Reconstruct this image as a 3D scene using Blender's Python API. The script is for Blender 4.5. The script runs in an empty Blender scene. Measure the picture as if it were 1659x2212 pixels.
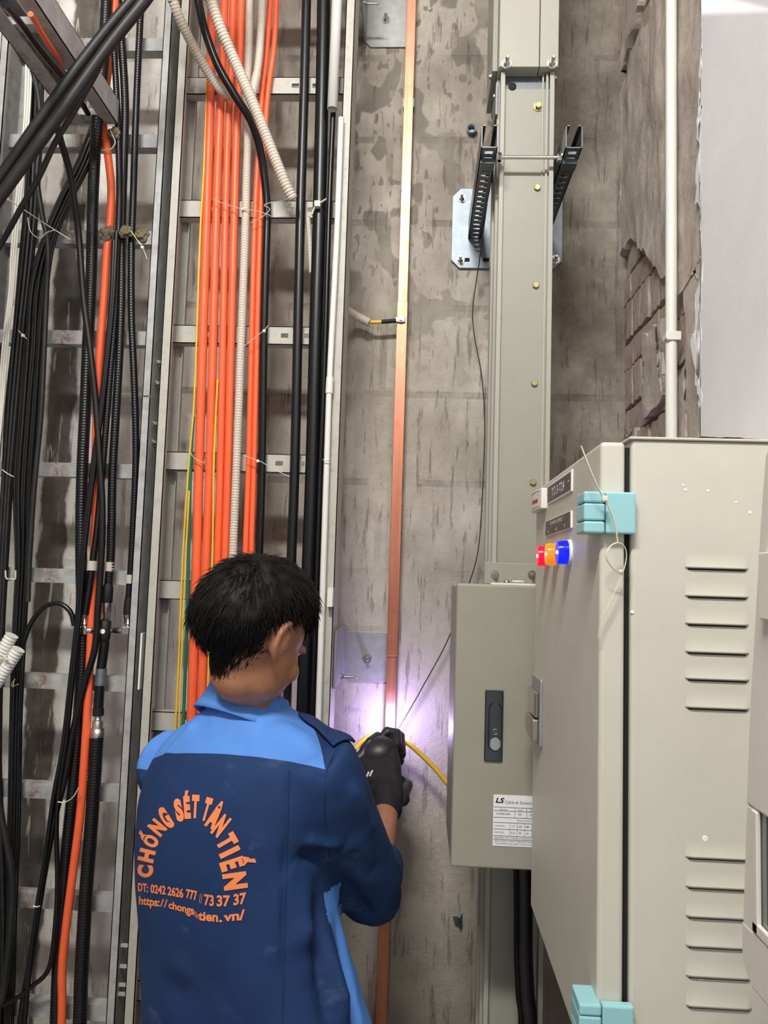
import bpy, bmesh, math, random
import numpy as np
from mathutils import Vector, Matrix, noise
from mathutils.bvhtree import BVHTree
random.seed(7)
S = bpy.context.scene
COL = S.collection

# ------------------------------------------------------------------ camera
F_PX = 1661.0; W_PX = 1659; H_PX = 2212
CAM = Vector((0, 0, 1.62))
def _cal(vx, vy, ut):
    wy = Vector(((vx-W_PX/2)/F_PX, -(vy-H_PX/2)/F_PX, -1)).normalized()
    u = Vector((ut, 1, 0)); wz = (u - u.dot(wy)*wy).normalized(); wx = wy.cross(wz)
    return Matrix((wx, wy, wz))
RC = _cal(905, 1248, 0.027)
cd = bpy.data.cameras.new('camera'); cam = bpy.data.objects.new('camera', cd); COL.objects.link(cam)
cd.sensor_fit = 'VERTICAL'; cd.sensor_height = 36; cd.lens = F_PX*36/H_PX; cd.clip_start = 0.02
cam.matrix_world = Matrix.Translation(CAM) @ RC.to_4x4()
S.camera = cam

# ------------------------------------------------------------------ light
w = bpy.data.worlds.new('world'); S.world = w; w.use_nodes = True
w.node_tree.nodes['Background'].inputs[0].default_value = (1.0, 0.985, 0.965, 1)
w.node_tree.nodes['Background'].inputs[1].default_value = 0.47
def area(name, loc, target, sx, sy, power, col):
    l = bpy.data.lights.new(name, 'AREA'); l.shape = 'RECTANGLE'; l.size = sx; l.size_y = sy; l.energy = power; l.color = col
    o = bpy.data.objects.new(name, l); COL.objects.link(o); o.location = loc
    o.rotation_euler = (Vector(target)-Vector(loc)).to_track_quat('-Z', 'Y').to_euler()
    return o
area('ceiling_lamp_light', (-0.45, -0.62, 3.86), (-0.2, 1.2, 1.7), 0.9, 0.25, 118, (1.0, 0.965, 0.915))
S.view_settings.view_transform = 'Standard'; S.view_settings.look = 'None'
S.view_settings.exposure = 0.0; S.view_settings.gamma = 1.0; S.view_settings.use_curve_mapping = False

# ------------------------------------------------------------------ helpers
def ray(px, py):
    return RC @ Vector(((px-W_PX/2)/F_PX, -(py-H_PX/2)/F_PX, -1))
def at(px, py, Y):
    d = ray(px, py); return CAM + d*(Y/d.y)
def atX(px, py, X):
    d = ray(px, py); return CAM + d*(X/d.x)
def lin(c):
    return tuple((x/255/12.92 if x/255 <= 0.04045 else ((x/255+0.055)/1.055)**2.4) for x in c)
def tag(o, label=None, cat=None, group=None, kind=None):
    if label: o['label'] = label
    if cat: o['category'] = cat
    if group: o['group'] = group
    if kind: o['kind'] = kind
    return o
def adopt(o, parent):
    if parent is not None:
        o.parent = parent; o.matrix_parent_inverse = parent.matrix_basis.inverted()
def empty(name, loc, label=None, cat=None, group=None):
    o = bpy.data.objects.new(name, None); COL.objects.link(o); o.location = loc; o.empty_display_size = 0.02
    o.matrix_basis = Matrix.Translation(Vector(loc))
    return tag(o, label, cat, group)
def link(name, me, mat, parent=None, mw=None):
    o = bpy.data.objects.new(name, me); COL.objects.link(o)
    if mat is not None and len(me.materials) == 0: me.materials.append(mat)
    if mw is not None: o.matrix_basis = mw
    adopt(o, parent)
    return o
def bevel(o, wd=0.002, seg=2):
    m = o.modifiers.new('bevel', 'BEVEL'); m.width = wd; m.segments = seg; m.limit_method = 'ANGLE'; m.angle_limit = 0.6
    return o
def frame(d):
    d = d.normalized(); a = Vector((0, 0, 1)) if abs(d.z) < 0.9 else Vector((1, 0, 0))
    u = d.cross(a).normalized(); return u, d.cross(u).normalized()
class MB:
    def __init__(s): s.v = []; s.f = []; s.sm = []
    def add(s, vs, fs, smooth=False):
        b = len(s.v); s.v += [tuple(v) for v in vs]; s.f += [tuple(b+i for i in f) for f in fs]; s.sm += [smooth]*len(fs); return s
    def box(s, x0, x1, y0, y1, z0, z1):
        vs = [(x, y, z) for z in (z0, z1) for y in (y0, y1) for x in (x0, x1)]
        return s.add(vs, [(0, 2, 3, 1), (4, 5, 7, 6), (0, 1, 5, 4), (2, 6, 7, 3), (0, 4, 6, 2), (1, 3, 7, 5)])
    def prism(s, poly, n):
        # poly: 3d loop, n: extrusion vector
        n = Vector(n); k = len(poly); a = [Vector(p) for p in poly]; b = [p+n for p in a]
        fs = [tuple(range(k)), tuple(range(2*k-1, k-1, -1))] + [(i, k+i, k+(i+1) % k, (i+1) % k) for i in range(k)]
        return s.add(a+b, fs)
    def sweep(s, pts, rad, sides=10, cap=True, flat=1.0, smooth=True):
        pts = [Vector(p) for p in pts]; n = len(pts)
        r = rad if isinstance(rad, (list, tuple)) else [rad]*n
        t = [(pts[min(i+1, n-1)]-pts[max(i-1, 0)]).normalized() for i in range(n)]
        u, _ = frame(t[0]); vs = []
        for i in range(n):
            u = (u - u.dot(t[i])*t[i]).normalized(); q = t[i].cross(u)
            for k in range(sides):
                a = 2*math.pi*k/sides; vs.append(pts[i]+r[i]*(math.cos(a)*u+flat*math.sin(a)*q))
        fs = [(i*sides+k, i*sides+(k+1) % sides, (i+1)*sides+(k+1) % sides, (i+1)*sides+k) for i in range(n-1) for k in range(sides)]
        s.add(vs, fs, smooth)
        if cap:
            s.add([vs[k] for k in range(sides)], [tuple(range(sides-1, -1, -1))]); s.add(vs[-sides:], [tuple(range(sides))])
        return s
    def lathe(s, c, axis, prof, sides=16, smooth=True):
        # prof: list of (radius, offset along axis)
        axis = Vector(axis).normalized(); u, q = frame(axis); c = Vector(c); vs = []
        for r, h in prof:
            for k in range(sides):
                a = 2*math.pi*k/sides; vs.append(c+axis*h+r*(math.cos(a)*u+math.sin(a)*q))
        n = len(prof)
        fs = [(i*sides+k, i*sides+(k+1) % sides, (i+1)*sides+(k+1) % sides, (i+1)*sides+k) for i in range(n-1) for k in range(sides)]
        s.add(vs, fs, smooth)
        s.add(vs[:sides], [tuple(range(sides-1, -1, -1))]); s.add(vs[-sides:], [tuple(range(sides))])
        return s
    def cyl(s, a, b, r, sides=14):
        a = Vector(a); b = Vector(b); return s.lathe(a, b-a, [(r, 0), (r, (b-a).length)], sides)
    def mesh(s, name):
        me = bpy.data.meshes.new(name); me.from_pydata(s.v, [], s.f); me.validate()
        if len(me.polygons) == len(s.sm): me.polygons.foreach_set('use_smooth', s.sm)
        bm = bmesh.new(); bm.from_mesh(me); bmesh.ops.recalc_face_normals(bm, faces=bm.faces); bm.to_mesh(me); bm.free()
        return me
    def build(s, name, mat, parent=None, label=None, cat=None, group=None, kind=None):
        o = link(name, s.mesh(name), mat, parent); return tag(o, label, cat, group, kind)
def catmull(pts, per=8):
    P = [Vector(p) for p in pts]
    if len(P) < 3:
        return [P[0].lerp(P[-1], i/per) for i in range(per+1)]
    out = []
    Q = [2*P[0]-P[1]] + P + [2*P[-1]-P[-2]]
    for i in range(1, len(Q)-2):
        a, b, c, d = Q[i-1:i+3]
        for j in range(per):
            t = j/per
            out.append(0.5*((2*b)+(c-a)*t+(2*a-5*b+4*c-d)*t*t+(3*b-a-3*c+d)*t**3))
    out.append(P[-1]); return out
def even(pts, step):
    d = [0]
    for a, b in zip(pts, pts[1:]): d.append(d[-1]+(b-a).length)
    n = max(2, int(d[-1]/step)); out = []; j = 0
    for i in range(n+1):
        x = d[-1]*i/n
        while j < len(d)-2 and d[j+1] < x: j += 1
        t = (x-d[j])/max(1e-9, d[j+1]-d[j]); out.append(pts[j].lerp(pts[j+1], min(1, t)))
    return out

# ------------------------------------------------------------------ materials
class NT:
    def __init__(s, name):
        s.m = bpy.data.materials.new(name); s.m.use_nodes = True; s.t = s.m.node_tree
        s.b = s.t.nodes['Principled BSDF']; s.tc = s.t.nodes.new('ShaderNodeTexCoord')
    def n(s, ty, **kw):
        x = s.t.nodes.new(ty)
        for k, v in kw.items():
            if k.startswith('i_'):
                key = k[2:]; key = int(key) if key.isdigit() else key.replace('_', ' ')
                if hasattr(v, 'is_output'): s.t.links.new(v, x.inputs[key])
                else: x.inputs[key].default_value = v
            else: setattr(x, k, v)
        return x
    def l(s, a, b): s.t.links.new(a, b)
    def mapped(s, scale, out='Object', loc=(0, 0, 0)):
        return s.n('ShaderNodeMapping', i_Vector=s.tc.outputs[out], i_Scale=scale, i_Location=loc).outputs[0]
    def noise(s, scale, detail=4, vec=None, rough=0.55, dist=0.0):
        return s.n('ShaderNodeTexNoise', i_Vector=vec or s.tc.outputs['Object'], i_Scale=scale, i_Detail=detail, i_Roughness=rough, i_Distortion=dist).outputs[0]
    def ramp(s, fac, stops):
        r = s.n('ShaderNodeValToRGB', i_Fac=fac); e = r.color_ramp.elements
        while len(e) < len(stops): e.new(0.5)
        for el, (p, c) in zip(e, stops):
            el.position = p; el.color = (c[0], c[1], c[2], 1) if isinstance(c, (tuple, list)) else (c, c, c, 1)
        return r.outputs[0]
    def mix(s, fac, a, b, mode='MIX'):
        x = s.n('ShaderNodeMix', data_type='RGBA', blend_type=mode)
        for k, v in ((0, fac), (6, a), (7, b)):
            if hasattr(v, 'is_output'): s.l(v, x.inputs[k])
            else: x.inputs[k].default_value = v if k == 0 else (v[0], v[1], v[2], 1)
        return x.outputs[2]
    def math(s, op, a, b=0.5):
        x = s.n('ShaderNodeMath', operation=op)
        for k, v in ((0, a), (1, b)):
            if hasattr(v, 'is_output'): s.l(v, x.inputs[k])
            else: x.inputs[k].default_value = v
        return x.outputs[0]
    def sep(s, out='Object'):
        return s.n('ShaderNodeSeparateXYZ', i_0=s.tc.outputs[out]).outputs
    def band(s, v, lo, hi, soft):
        a = s.n('ShaderNodeMapRange', i_Value=v, i_1=lo-soft, i_2=lo+soft).outputs[0]
        b = s.n('ShaderNodeMapRange', i_Value=v, i_1=hi-soft, i_2=hi+soft, i_3=1.0, i_4=0.0).outputs[0]
        return s.math('MULTIPLY', a, b)
    def bump(s, h, strength=0.3, dist=0.002):
        s.l(s.n('ShaderNodeBump', i_Height=h, i_Strength=strength, i_Distance=dist).outputs[0], s.b.inputs['Normal'])
    def done(s, col=None, rough=0.5, metal=0.0, spec=None):
        if col is not None:
            if hasattr(col, 'is_output'): s.l(col, s.b.inputs['Base Color'])
            else: s.b.inputs['Base Color'].default_value = (*col, 1)
        if hasattr(rough, 'is_output'): s.l(rough, s.b.inputs['Roughness'])
        else: s.b.inputs['Roughness'].default_value = rough
        s.b.inputs['Metallic'].default_value = metal
        if spec is not None: s.b.inputs['Specular IOR Level'].default_value = spec
        return s.m
def pm(name, rgb, rough=0.5, metal=0.0, var=0.08, scale=14, bump=0.0, bscale=120, dirt=None, spec=None):
    t = NT(name); c = lin(rgb)
    n = t.noise(scale, 5)
    lo = tuple(x*(1-var) for x in c); hi = tuple(min(1, x*(1+var)) for x in c)
    col = t.ramp(n, [(0.3, lo), (0.7, hi)])
    if dirt:
        d = t.ramp(t.noise(dirt[1], 6, rough=0.7), [(0.5, 0.0), (0.72, 1.0)])
        col = t.mix(t.math('MULTIPLY', d, dirt[2]), col, lin(dirt[0]))
    if bump: t.bump(t.noise(bscale, 3), bump)
    return t.done(col, rough, metal, spec)
M = {}
M['cabinet'] = pm('cabinet_paint', (205, 203, 190), 0.42, var=0.03, bump=0.05, bscale=500)
M['cabinet_dark'] = pm('box_paint', (153, 151, 137), 0.42, var=0.03, bump=0.05, bscale=500)
M['trunk'] = pm('busway_paint', (155, 154, 142), 0.38, var=0.03, bump=0.03, bscale=400)
M['trunk_edge'] = pm('busway_flange_paint', (170, 169, 157), 0.35, var=0.03)
M['rail'] = pm('ladder_paint', (186, 184, 174), 0.5, var=0.06, scale=30, dirt=((96, 86, 76), 60, 0.35))
M['rail_old'] = pm('old_ladder_paint', (172, 172, 172), 0.55, var=0.1, scale=30, dirt=((92, 72, 58), 40, 0.6))
def old_rail():
    t = NT('old_ladder_paint'); x, y, z = t.sep()
    col = t.ramp(t.noise(30, 5), [(0.3, lin((158, 157, 156))), (0.7, lin((186, 186, 186)))])
    d = t.ramp(t.noise(40, 6, rough=0.7), [(0.5, 0.0), (0.72, 1.0)]); col = t.mix(t.math('MULTIPLY', d, 0.4), col, lin((110, 96, 84)))
    wob = t.math('ADD', x, t.math('MULTIPLY', t.math('SUBTRACT', t.noise(28, 5), 0.5), 0.06)); rx = at(122, 1000, 1.8).x
    rust = t.math('MULTIPLY', t.band(wob, rx-0.02, rx+0.02, 0.014), t.ramp(t.noise(60, 6, rough=0.7), [(0.38, 0.0), (0.58, 1.0)]))
    col = t.mix(t.math('MULTIPLY', rust, 0.85), col, lin((104, 66, 44)))
    return t.done(col, 0.55)
M['rail_old'] = old_rail()
M['galv'] = pm('galvanised_steel', (136, 146, 154), 0.45, 0.7, var=0.12, scale=60, bump=0.04)
M['galv_plate'] = pm('zinc_plate', (160, 162, 160), 0.5, 0.35, var=0.1, scale=50, bump=0.04)
M['galv_dark'] = pm('zinc_strut', (110, 116, 120), 0.42, 0.8, var=0.14, scale=50)
M['steel'] = pm('bright_steel', (205, 203, 198), 0.25, 1.0, var=0.06, scale=80)
M['brass'] = pm('yellow_zinc', (176, 166, 122), 0.35, 0.85, var=0.15, scale=90)
M['chrome'] = pm('chrome', (196, 198, 202), 0.07, 1.0, var=0.02)
M['chrome_dark_reflection'] = pm('chrome_dark_reflection', (92, 96, 102), 0.1, 1.0, var=0.05)  # chrome with the reflection of a dark room put into its colour
M['black_cable'] = pm('black_cable_sheath', (15, 15, 18), 0.36, var=0.25, scale=40, bump=0.05, bscale=200)
M['black_dusty'] = pm('dusty_black_sheath', (27, 27, 28), 0.48, var=0.3, scale=30, dirt=((70, 67, 64), 30, 0.14))
M['black_gloss'] = pm('glossy_black_sheath', (12, 13, 15), 0.25, var=0.2, scale=40)
M['orange'] = pm('orange_sheath', (247, 104, 58), 0.42, var=0.05, scale=20)
M['conduit'] = pm('beige_conduit', (208, 197, 182), 0.5, var=0.05, scale=30)
M['white_pvc'] = pm('white_pvc', (232, 231, 224), 0.35, var=0.02)
M['white_cable'] = pm('white_sheath', (226, 224, 214), 0.45, var=0.05)
M['tie'] = pm('nylon_tie', (226, 222, 196), 0.45, var=0.04)
M['yellow'] = pm('yellow_sheath', (232, 190, 52), 0.4, var=0.08)
M['green'] = pm('green_sheath', (20, 110, 84), 0.4, var=0.1)
M['teal'] = pm('teal_hinge_enamel', (152, 206, 212), 0.3, var=0.03)
M['dark'] = pm('dark_gap', (20, 20, 20), 0.8, var=0.2)
M['rubber'] = pm('black_rubber', (18, 18, 20), 0.6, var=0.2)
M['cream'] = pm('cream_plastic', (226, 222, 212), 0.45, var=0.03)
M['paper'] = pm('label_paper', (240, 240, 244), 0.5, var=0.01)
M['plate_dark'] = pm('engraved_plate', (82, 74, 72), 0.4, var=0.04)
M['white_ink'] = pm('white_ink', (246, 246, 244), 0.5, var=0.0)
M['red_ink'] = pm('red_ink', (190, 30, 40), 0.5, var=0.02)
M['navy_ink'] = pm('navy_ink', (22, 20, 70), 0.5, var=0.02)
M['grey_ink'] = pm('grey_ink', (120, 120, 126), 0.5, var=0.02)
M['black_ink'] = pm('black_ink', (40, 40, 44), 0.5, var=0.02)
M['tape'] = pm('clear_tape_label', (200, 196, 180), 0.35, var=0.06)
M['wire'] = pm('dark_wire', (60, 48, 44), 0.5, var=0.1)
M['foam'] = pm('burnt_foam', (110, 100, 78), 0.9, var=0.3, scale=80, bump=0.6, bscale=150)
def copper():
    t = NT('copper_bar')
    n = t.noise(1.0, 4, t.mapped((60, 60, 2.2))); n2 = t.noise(26, 5)
    col = t.mix(t.ramp(n, [(0.35, 0.0), (0.75, 1.0)]), lin((220, 150, 122)), lin((190, 116, 90)))
    col = t.mix(t.math('MULTIPLY', t.ramp(n2, [(0.5, 0.0), (0.75, 1.0)]), 0.35), col, lin((150, 92, 72)))
    t.bump(t.noise(1, 3, t.mapped((300, 300, 8))), 0.12, 0.001)
    return t.done(col, t.n('ShaderNodeMapRange', i_Value=n2, i_3=0.30, i_4=0.5).outputs[0], 0.8)
M['copper'] = copper()
def emit(name, rgb, strength, base=None):
    t = NT(name); t.b.inputs['Emission Color'].default_value = (*lin(rgb), 1); t.b.inputs['Emission Strength'].default_value = strength
    return t.done(lin(base or rgb), 0.15)
M['lamp_red'] = emit('red_lens', (255, 10, 60), 0.75, (200, 10, 40))
M['lamp_amber'] = emit('amber_lens', (255, 140, 10), 0.7, (220, 120, 10))
M['lamp_blue'] = emit('blue_lens', (10, 30, 255), 0.8, (10, 20, 200))
M['led'] = emit('lit_led', (255, 250, 240), 6.0)
M['arc'] = emit('welding_arc', (255, 240, 255), 40.0)

# ------------------------------------------------------------------ the setting
WALL = 2.0; RIGHT = 0.512
def back_wall_mat():
    t = NT('rough_cement_wall'); x, y, z = t.sep()
    base = t.ramp(t.noise(3.2, 8, rough=0.6), [(0.28, lin((140, 132, 119))), (0.5, lin((184, 177, 164))), (0.72, lin((212, 206, 195)))])
    mott = t.ramp(t.noise(1, 8, t.mapped((22, 1, 12), loc=(7, 0, 2)), rough=0.72), [(0.34, 0.0), (0.62, 1.0)])
    base = t.mix(t.math('MULTIPLY', t.math('SUBTRACT', 1.0, mott), 0.33), base, lin((136, 128, 115)))
    # left bay: whitewashed blocks with a strip of bare cement
    left = t.n('ShaderNodeMapRange', i_Value=x, i_1=-0.46, i_2=-0.52).outputs[0]
    white = t.ramp(t.noise(5, 7, rough=0.65), [(0.3, lin((214, 209, 200))), (0.6, lin((246, 243, 236)))])
    base = t.mix(t.math('MULTIPLY', left, 0.9), base, white)
    wob = t.math('ADD', x, t.math('MULTIPLY', t.math('SUBTRACT', t.noise(9, 5), 0.5), 0.05))
    sx0 = at(100, 900, WALL).x; sx1 = at(160, 900, WALL).x
    strip = t.band(wob, sx0, sx1, 0.004)
    drip = t.ramp(t.noise(1, 5, t.mapped((60, 1, 7)), dist=0.6), [(0.60, 0.0), (0.66, 1.0)])
    cem = t.mix(drip, t.ramp(t.noise(22, 6), [(0.3, lin((96, 90, 83))), (0.7, lin((122, 116, 108)))]), lin((206, 200, 190)))
    base = t.mix(strip, base, cem)
    # grey drips in the upper middle bay
    v1 = t.noise(1, 2, t.mapped((13, 1, 8)), rough=0.42, dist=0.15); v2 = t.noise(1, 1.5, t.mapped((44, 1, 24), loc=(3, 0, 5)), rough=0.4)
    spots = t.math('MAXIMUM', t.ramp(v1, [(0.55, 0.0), (0.57, 1.0)]), t.ramp(v2, [(0.62, 0.0), (0.64, 1.0)]))
    zone = t.math('MULTIPLY', t.band(x, -0.25, 0.25, 0.04), t.n('ShaderNodeMapRange', i_Value=z, i_1=2.0, i_2=2.65).outputs[0])
    big = t.ramp(t.noise(4.5, 3), [(0.30, 0.2), (0.5, 1.0)])
    base = t.mix(t.math('MULTIPLY', t.math('MULTIPLY', spots, zone), t.math('MULTIPLY', big, 0.9)), base, lin((124, 119, 108)))
    # scratches and trowel marks
    sc = t.ramp(t.noise(1, 6, t.mapped((55, 1, 6)), rough=0.75), [(0.57, 0.0), (0.66, 1.0)])
    base = t.mix(t.math('MULTIPLY', sc, 0.5), base, lin((112, 104, 94)))
    # block joints
    br = t.n('ShaderNodeTexBrick', i_Vector=t.n('ShaderNodeMapping', i_Vector=t.n('ShaderNodeCombineXYZ', i_0=x, i_1=z).outputs[0], i_Location=(0.11, 0.015, 0)).outputs[0],
             i_Scale=1.0, i_Mortar_Size=0.012, i_Mortar_Smooth=0.5, i_Brick_Width=0.62, i_Row_Height=0.235, i_Color1=(0, 0, 0, 1), i_Color2=(0, 0, 0, 1), i_Mortar=(1, 1, 1, 1)).outputs[0]
    jn = t.math('MULTIPLY', br, t.ramp(t.noise(7, 5), [(0.42, 0.0), (0.6, 1.0)]))
    jn = t.math('MULTIPLY', jn, t.n('ShaderNodeMapRange', i_Value=z, i_1=1.5, i_2=1.9).outputs[0])
    base = t.mix(t.math('MULTIPLY', jn, 0.5), base, lin((112, 102, 92)))
    # patchy darker brown towards the corner beside the right wall
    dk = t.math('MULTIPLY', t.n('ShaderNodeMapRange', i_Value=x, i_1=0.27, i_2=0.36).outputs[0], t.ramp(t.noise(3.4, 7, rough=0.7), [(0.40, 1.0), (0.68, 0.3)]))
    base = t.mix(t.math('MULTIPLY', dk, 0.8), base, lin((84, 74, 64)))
    low = t.n('ShaderNodeMapRange', i_Value=z, i_1=1.75, i_2=1.35).outputs[0]
    low = t.math('MULTIPLY', low, t.math('SUBTRACT', 1.0, left))
    pits = t.ramp(t.noise(1, 3, t.mapped((90, 1, 60)), rough=0.6), [(0.66, 0.0), (0.71, 1.0)])
    base = t.mix(t.math('MULTIPLY', low, 0.35), base, lin((176, 170, 158)))
    base = t.mix(t.math('MULTIPLY', pits, 0.55), base, lin((104, 97, 90)))
    h = t.math('ADD', t.noise(60, 6, rough=0.7), t.math('MULTIPLY', t.math('ADD', sc, jn), -0.7))
    t.bump(h, 0.7, 0.005)
    return t.done(base, 0.85)
def mortar_mat(name, a, b, c):
    t = NT(name)
    n = t.noise(1, 8, t.mapped((9, 16, 9)), rough=0.68, dist=0.5)
    col = t.ramp(n, [(0.28, lin(a)), (0.5, lin(b)), (0.72, lin(c))])
    dk = t.ramp(t.noise(1, 6, t.mapped((16, 16, 7)), rough=0.72, dist=0.8), [(0.60, 0.0), (0.70, 1.0)])
    col = t.mix(t.math('MULTIPLY', dk, 0.5), col, lin((122, 109, 100)))
    t.bump(t.noise(34, 8, rough=0.72, dist=0.4), 0.7, 0.006)
    return t.done(col, 0.9)
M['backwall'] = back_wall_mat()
M['mortar'] = mortar_mat('smeared_mortar', (152, 142, 132), (186, 176, 166), (208, 199, 190))
M['joint'] = pm('mortar_joint', (140, 127, 116), 0.9, var=0.25, scale=30, bump=0.6, bscale=60)
def brick_mat():
    t = NT('old_brick')
    info = t.n('ShaderNodeObjectInfo').outputs['Random']
    col = t.mix(info, lin((150, 116, 100)), lin((176, 142, 124)))
    sm = t.ramp(t.noise(20, 6, rough=0.7), [(0.34, 0.0), (0.50, 1.0)])
    col = t.mix(sm, col, lin((172, 160, 148)))
    t.bump(t.noise(70, 6, rough=0.7), 0.8, 0.004)
    return t.done(col, 0.9)
M['brick'] = brick_mat()
def plaster_mat():
    t = NT('white_plaster'); n = t.noise(5, 6)
    col = t.ramp(n, [(0.3, lin((226, 226, 232))), (0.7, lin((238, 238, 242)))])
    t.bump(t.noise(260, 4), 0.3, 0.001)
    return t.done(col, 0.8)
M['plaster'] = plaster_mat()
M['concrete'] = pm('bare_concrete', (150, 145, 138), 0.85, var=0.15, scale=4, bump=0.4, bscale=60)

def struct(o): o['kind'] = 'structure'; return o
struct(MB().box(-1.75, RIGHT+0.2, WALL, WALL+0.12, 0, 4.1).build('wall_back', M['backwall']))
struct(MB().box(-1.75, RIGHT+0.2, -1.6, WALL+0.12, -0.1, 0).build('floor', M['concrete']))
struct(MB().box(-1.75, RIGHT+0.2, -1.6, WALL+0.12, 4.1, 4.2).build('ceiling', M['concrete']))
struct(MB().box(-1.87, -1.75, -1.6, WALL+0.12, -0.1, 4.2).build('wall_left', M['concrete']))
WR = struct(MB().box(RIGHT+0.022, RIGHT+0.2, -1.6, WALL, 0, 4.1).build('wall_right', M['joint']))
# bricks of the unplastered part of the right wall
random.seed(3)
shared = []
for k, (ly, lz) in enumerate([(0.2, 0.062)]*3 + [(0.062, 0.095)]*3):
    bm = bmesh.new(); bmesh.ops.create_grid(bm, x_segments=5, y_segments=3, size=0.5)
    for v in bm.verts:
        e = max(abs(v.co.x), abs(v.co.y)) > 0.49
        yy, zz = v.co.x*ly, v.co.y*lz
        j = 0.004
        v.co = Vector((random.uniform(-0.001, 0.001)+(0.0012 if e else 0), yy+random.uniform(-j, j), zz+random.uniform(-j, j)*0.8))
    r = bmesh.ops.extrude_edge_only(bm, edges=[e for e in bm.edges if e.is_boundary])
    for v in [g for g in r['geom'] if isinstance(g, bmesh.types.BMVert)]: v.co.x = 0.03
    bmesh.ops.split_edges(bm, edges=[e for e in bm.edges if len(e.link_faces) == 2 and max(abs(e.verts[0].co.x), abs(e.verts[1].co.x)) < 0.02 and e.calc_face_angle(0) > 0.9])
    bmesh.ops.recalc_face_normals(bm, faces=bm.faces)
    for f in bm.faces:
        f.smooth = abs(f.normal.x) > 0.7
    me = bpy.data.meshes.new('brick'); bm.to_mesh(me); bm.free(); me.materials.append(M['brick']); shared.append(me)
z = 1.30; row = 0
while z < 3.1:
    if row % 2 == 0:
        y = 1.36 - random.uniform(0, 0.12)
        while y < WALL-0.02:
            y1 = min(y+0.2, WALL)
            o = link('brick', shared[random.randrange(3)], None, WR)
            o.location = (RIGHT+0.008+random.uniform(-0.003, 0.003), y+0.1, z+0.031)
            y += 0.209
        z += 0.072
    else:
        y = 1.36
        while y < WALL-0.02:
            o = link('brick', shared[3+random.randrange(3)], None, WR)
            o.location = (RIGHT+0.008+random.uniform(-0.003, 0.003), y+0.031, z+0.047); o.rotation_euler = (random.uniform(-0.04, 0.04), 0, 0)
            y += 0.070
        z += 0.103
    row += 1
# smeared mortar coats over the brickwork, with the open chase between them
def slab(name, loop, xf, depth, mat, rough=0.004, label=None):
    # loop in (y, z); front face triangulated on a jittered grid
    bm = bmesh.new(); vs = [bm.verts.new((xf, a, b)) for a, b in loop]; f = bm.faces.new(vs)
    bmesh.ops.triangulate(bm, faces=[f])
    for _ in range(3): bmesh.ops.subdivide_edges(bm, edges=[e for e in bm.edges if e.calc_length() > 0.035], cuts=1, use_grid_fill=False)
    bmesh.ops.triangulate(bm, faces=bm.faces)
    for v in bm.verts:
        v.co.x += rough*(noise.noise(v.co*14)*1.2+noise.noise(v.co*40)*0.6)
    bed = [e for e in bm.edges if e.is_boundary]
    r = bmesh.ops.extrude_edge_only(bm, edges=bed)
    for v in [g for g in r['geom'] if isinstance(g, bmesh.types.BMVert)]: v.co.x = xf+depth
    bmesh.ops.split_edges(bm, edges=bed)
    bmesh.ops.recalc_face_normals(bm, faces=bm.faces)
    for f in bm.faces: f.smooth = abs(f.normal.x) > 0.5
    me = bpy.data.meshes.new(name); bm.to_mesh(me); bm.free()
    return tag(link(name, me, mat, WR), label)
def rag(pts, amp, n=8, seed=0):
    out = []
    for i, (a, b) in enumerate(zip(pts, pts[1:])):
        for k in range(n):
            t = k/n; p = (a[0]+(b[0]-a[0])*t, a[1]+(b[1]-a[1])*t); q = Vector((p[0]*9+seed, p[1]*9, seed))
            out.append((p[0]+amp*noise.noise(q*3), p[1]+amp*noise.noise(q*3+Vector((7, 3, 1)))))
    out.append(pts[-1]); return out
def yz(px, py, X=RIGHT): p = atX(px, py, X); return (p.y, p.z)
tr_l = [yz(1330, 190), yz(1352, 130), yz(1372, 60), yz(1384, 0), yz(1400, -80)]
tr_r = [yz(1348, 185), yz(1368, 110), yz(1405, 40), yz(1414, 0), yz(1440, -80)]
slab('mortar_coat', rag(tr_l, 0.012, 6, 1)+[(WALL, 3.25), (WALL, tr_l[0][1])], RIGHT-0.004, 0.03, M['mortar'], 0.008)
lowedge = [(WALL, yz(1332, 560)[1]), yz(1362, 520), yz(1400, 545), yz(1428, 600), yz(1440, 585), yz(1470, 640), (1.38, 2.22), (1.36, 2.3)]
slab('mortar_coat', rag(list(reversed(tr_r)), 0.012, 6, 2)+[(WALL-0.002, tr_r[0][1]-0.01)]+rag(lowedge, 0.03, 6, 5)+[(1.36, 3.25)], RIGHT-0.004, 0.03, M['mortar'], 0.008)
for k, (a, b, c, d) in enumerate([(1.86, 1.99, 1.80, 1.99), (1.36, 1.50, 1.5, 2.25), (1.66, 1.80, 2.02, 2.2), (1.50, 1.60, 1.86, 2.05), (1.7, 1.86, 1.62, 1.72), (1.52, 1.66, 1.64, 1.72)]):
    slab('mortar_coat', rag([(a, c), (b, c), (b, d), (a, d), (a, c)], 0.035, 7, 10+k)[:-1], RIGHT-0.002, 0.025, M['mortar'])
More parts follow.
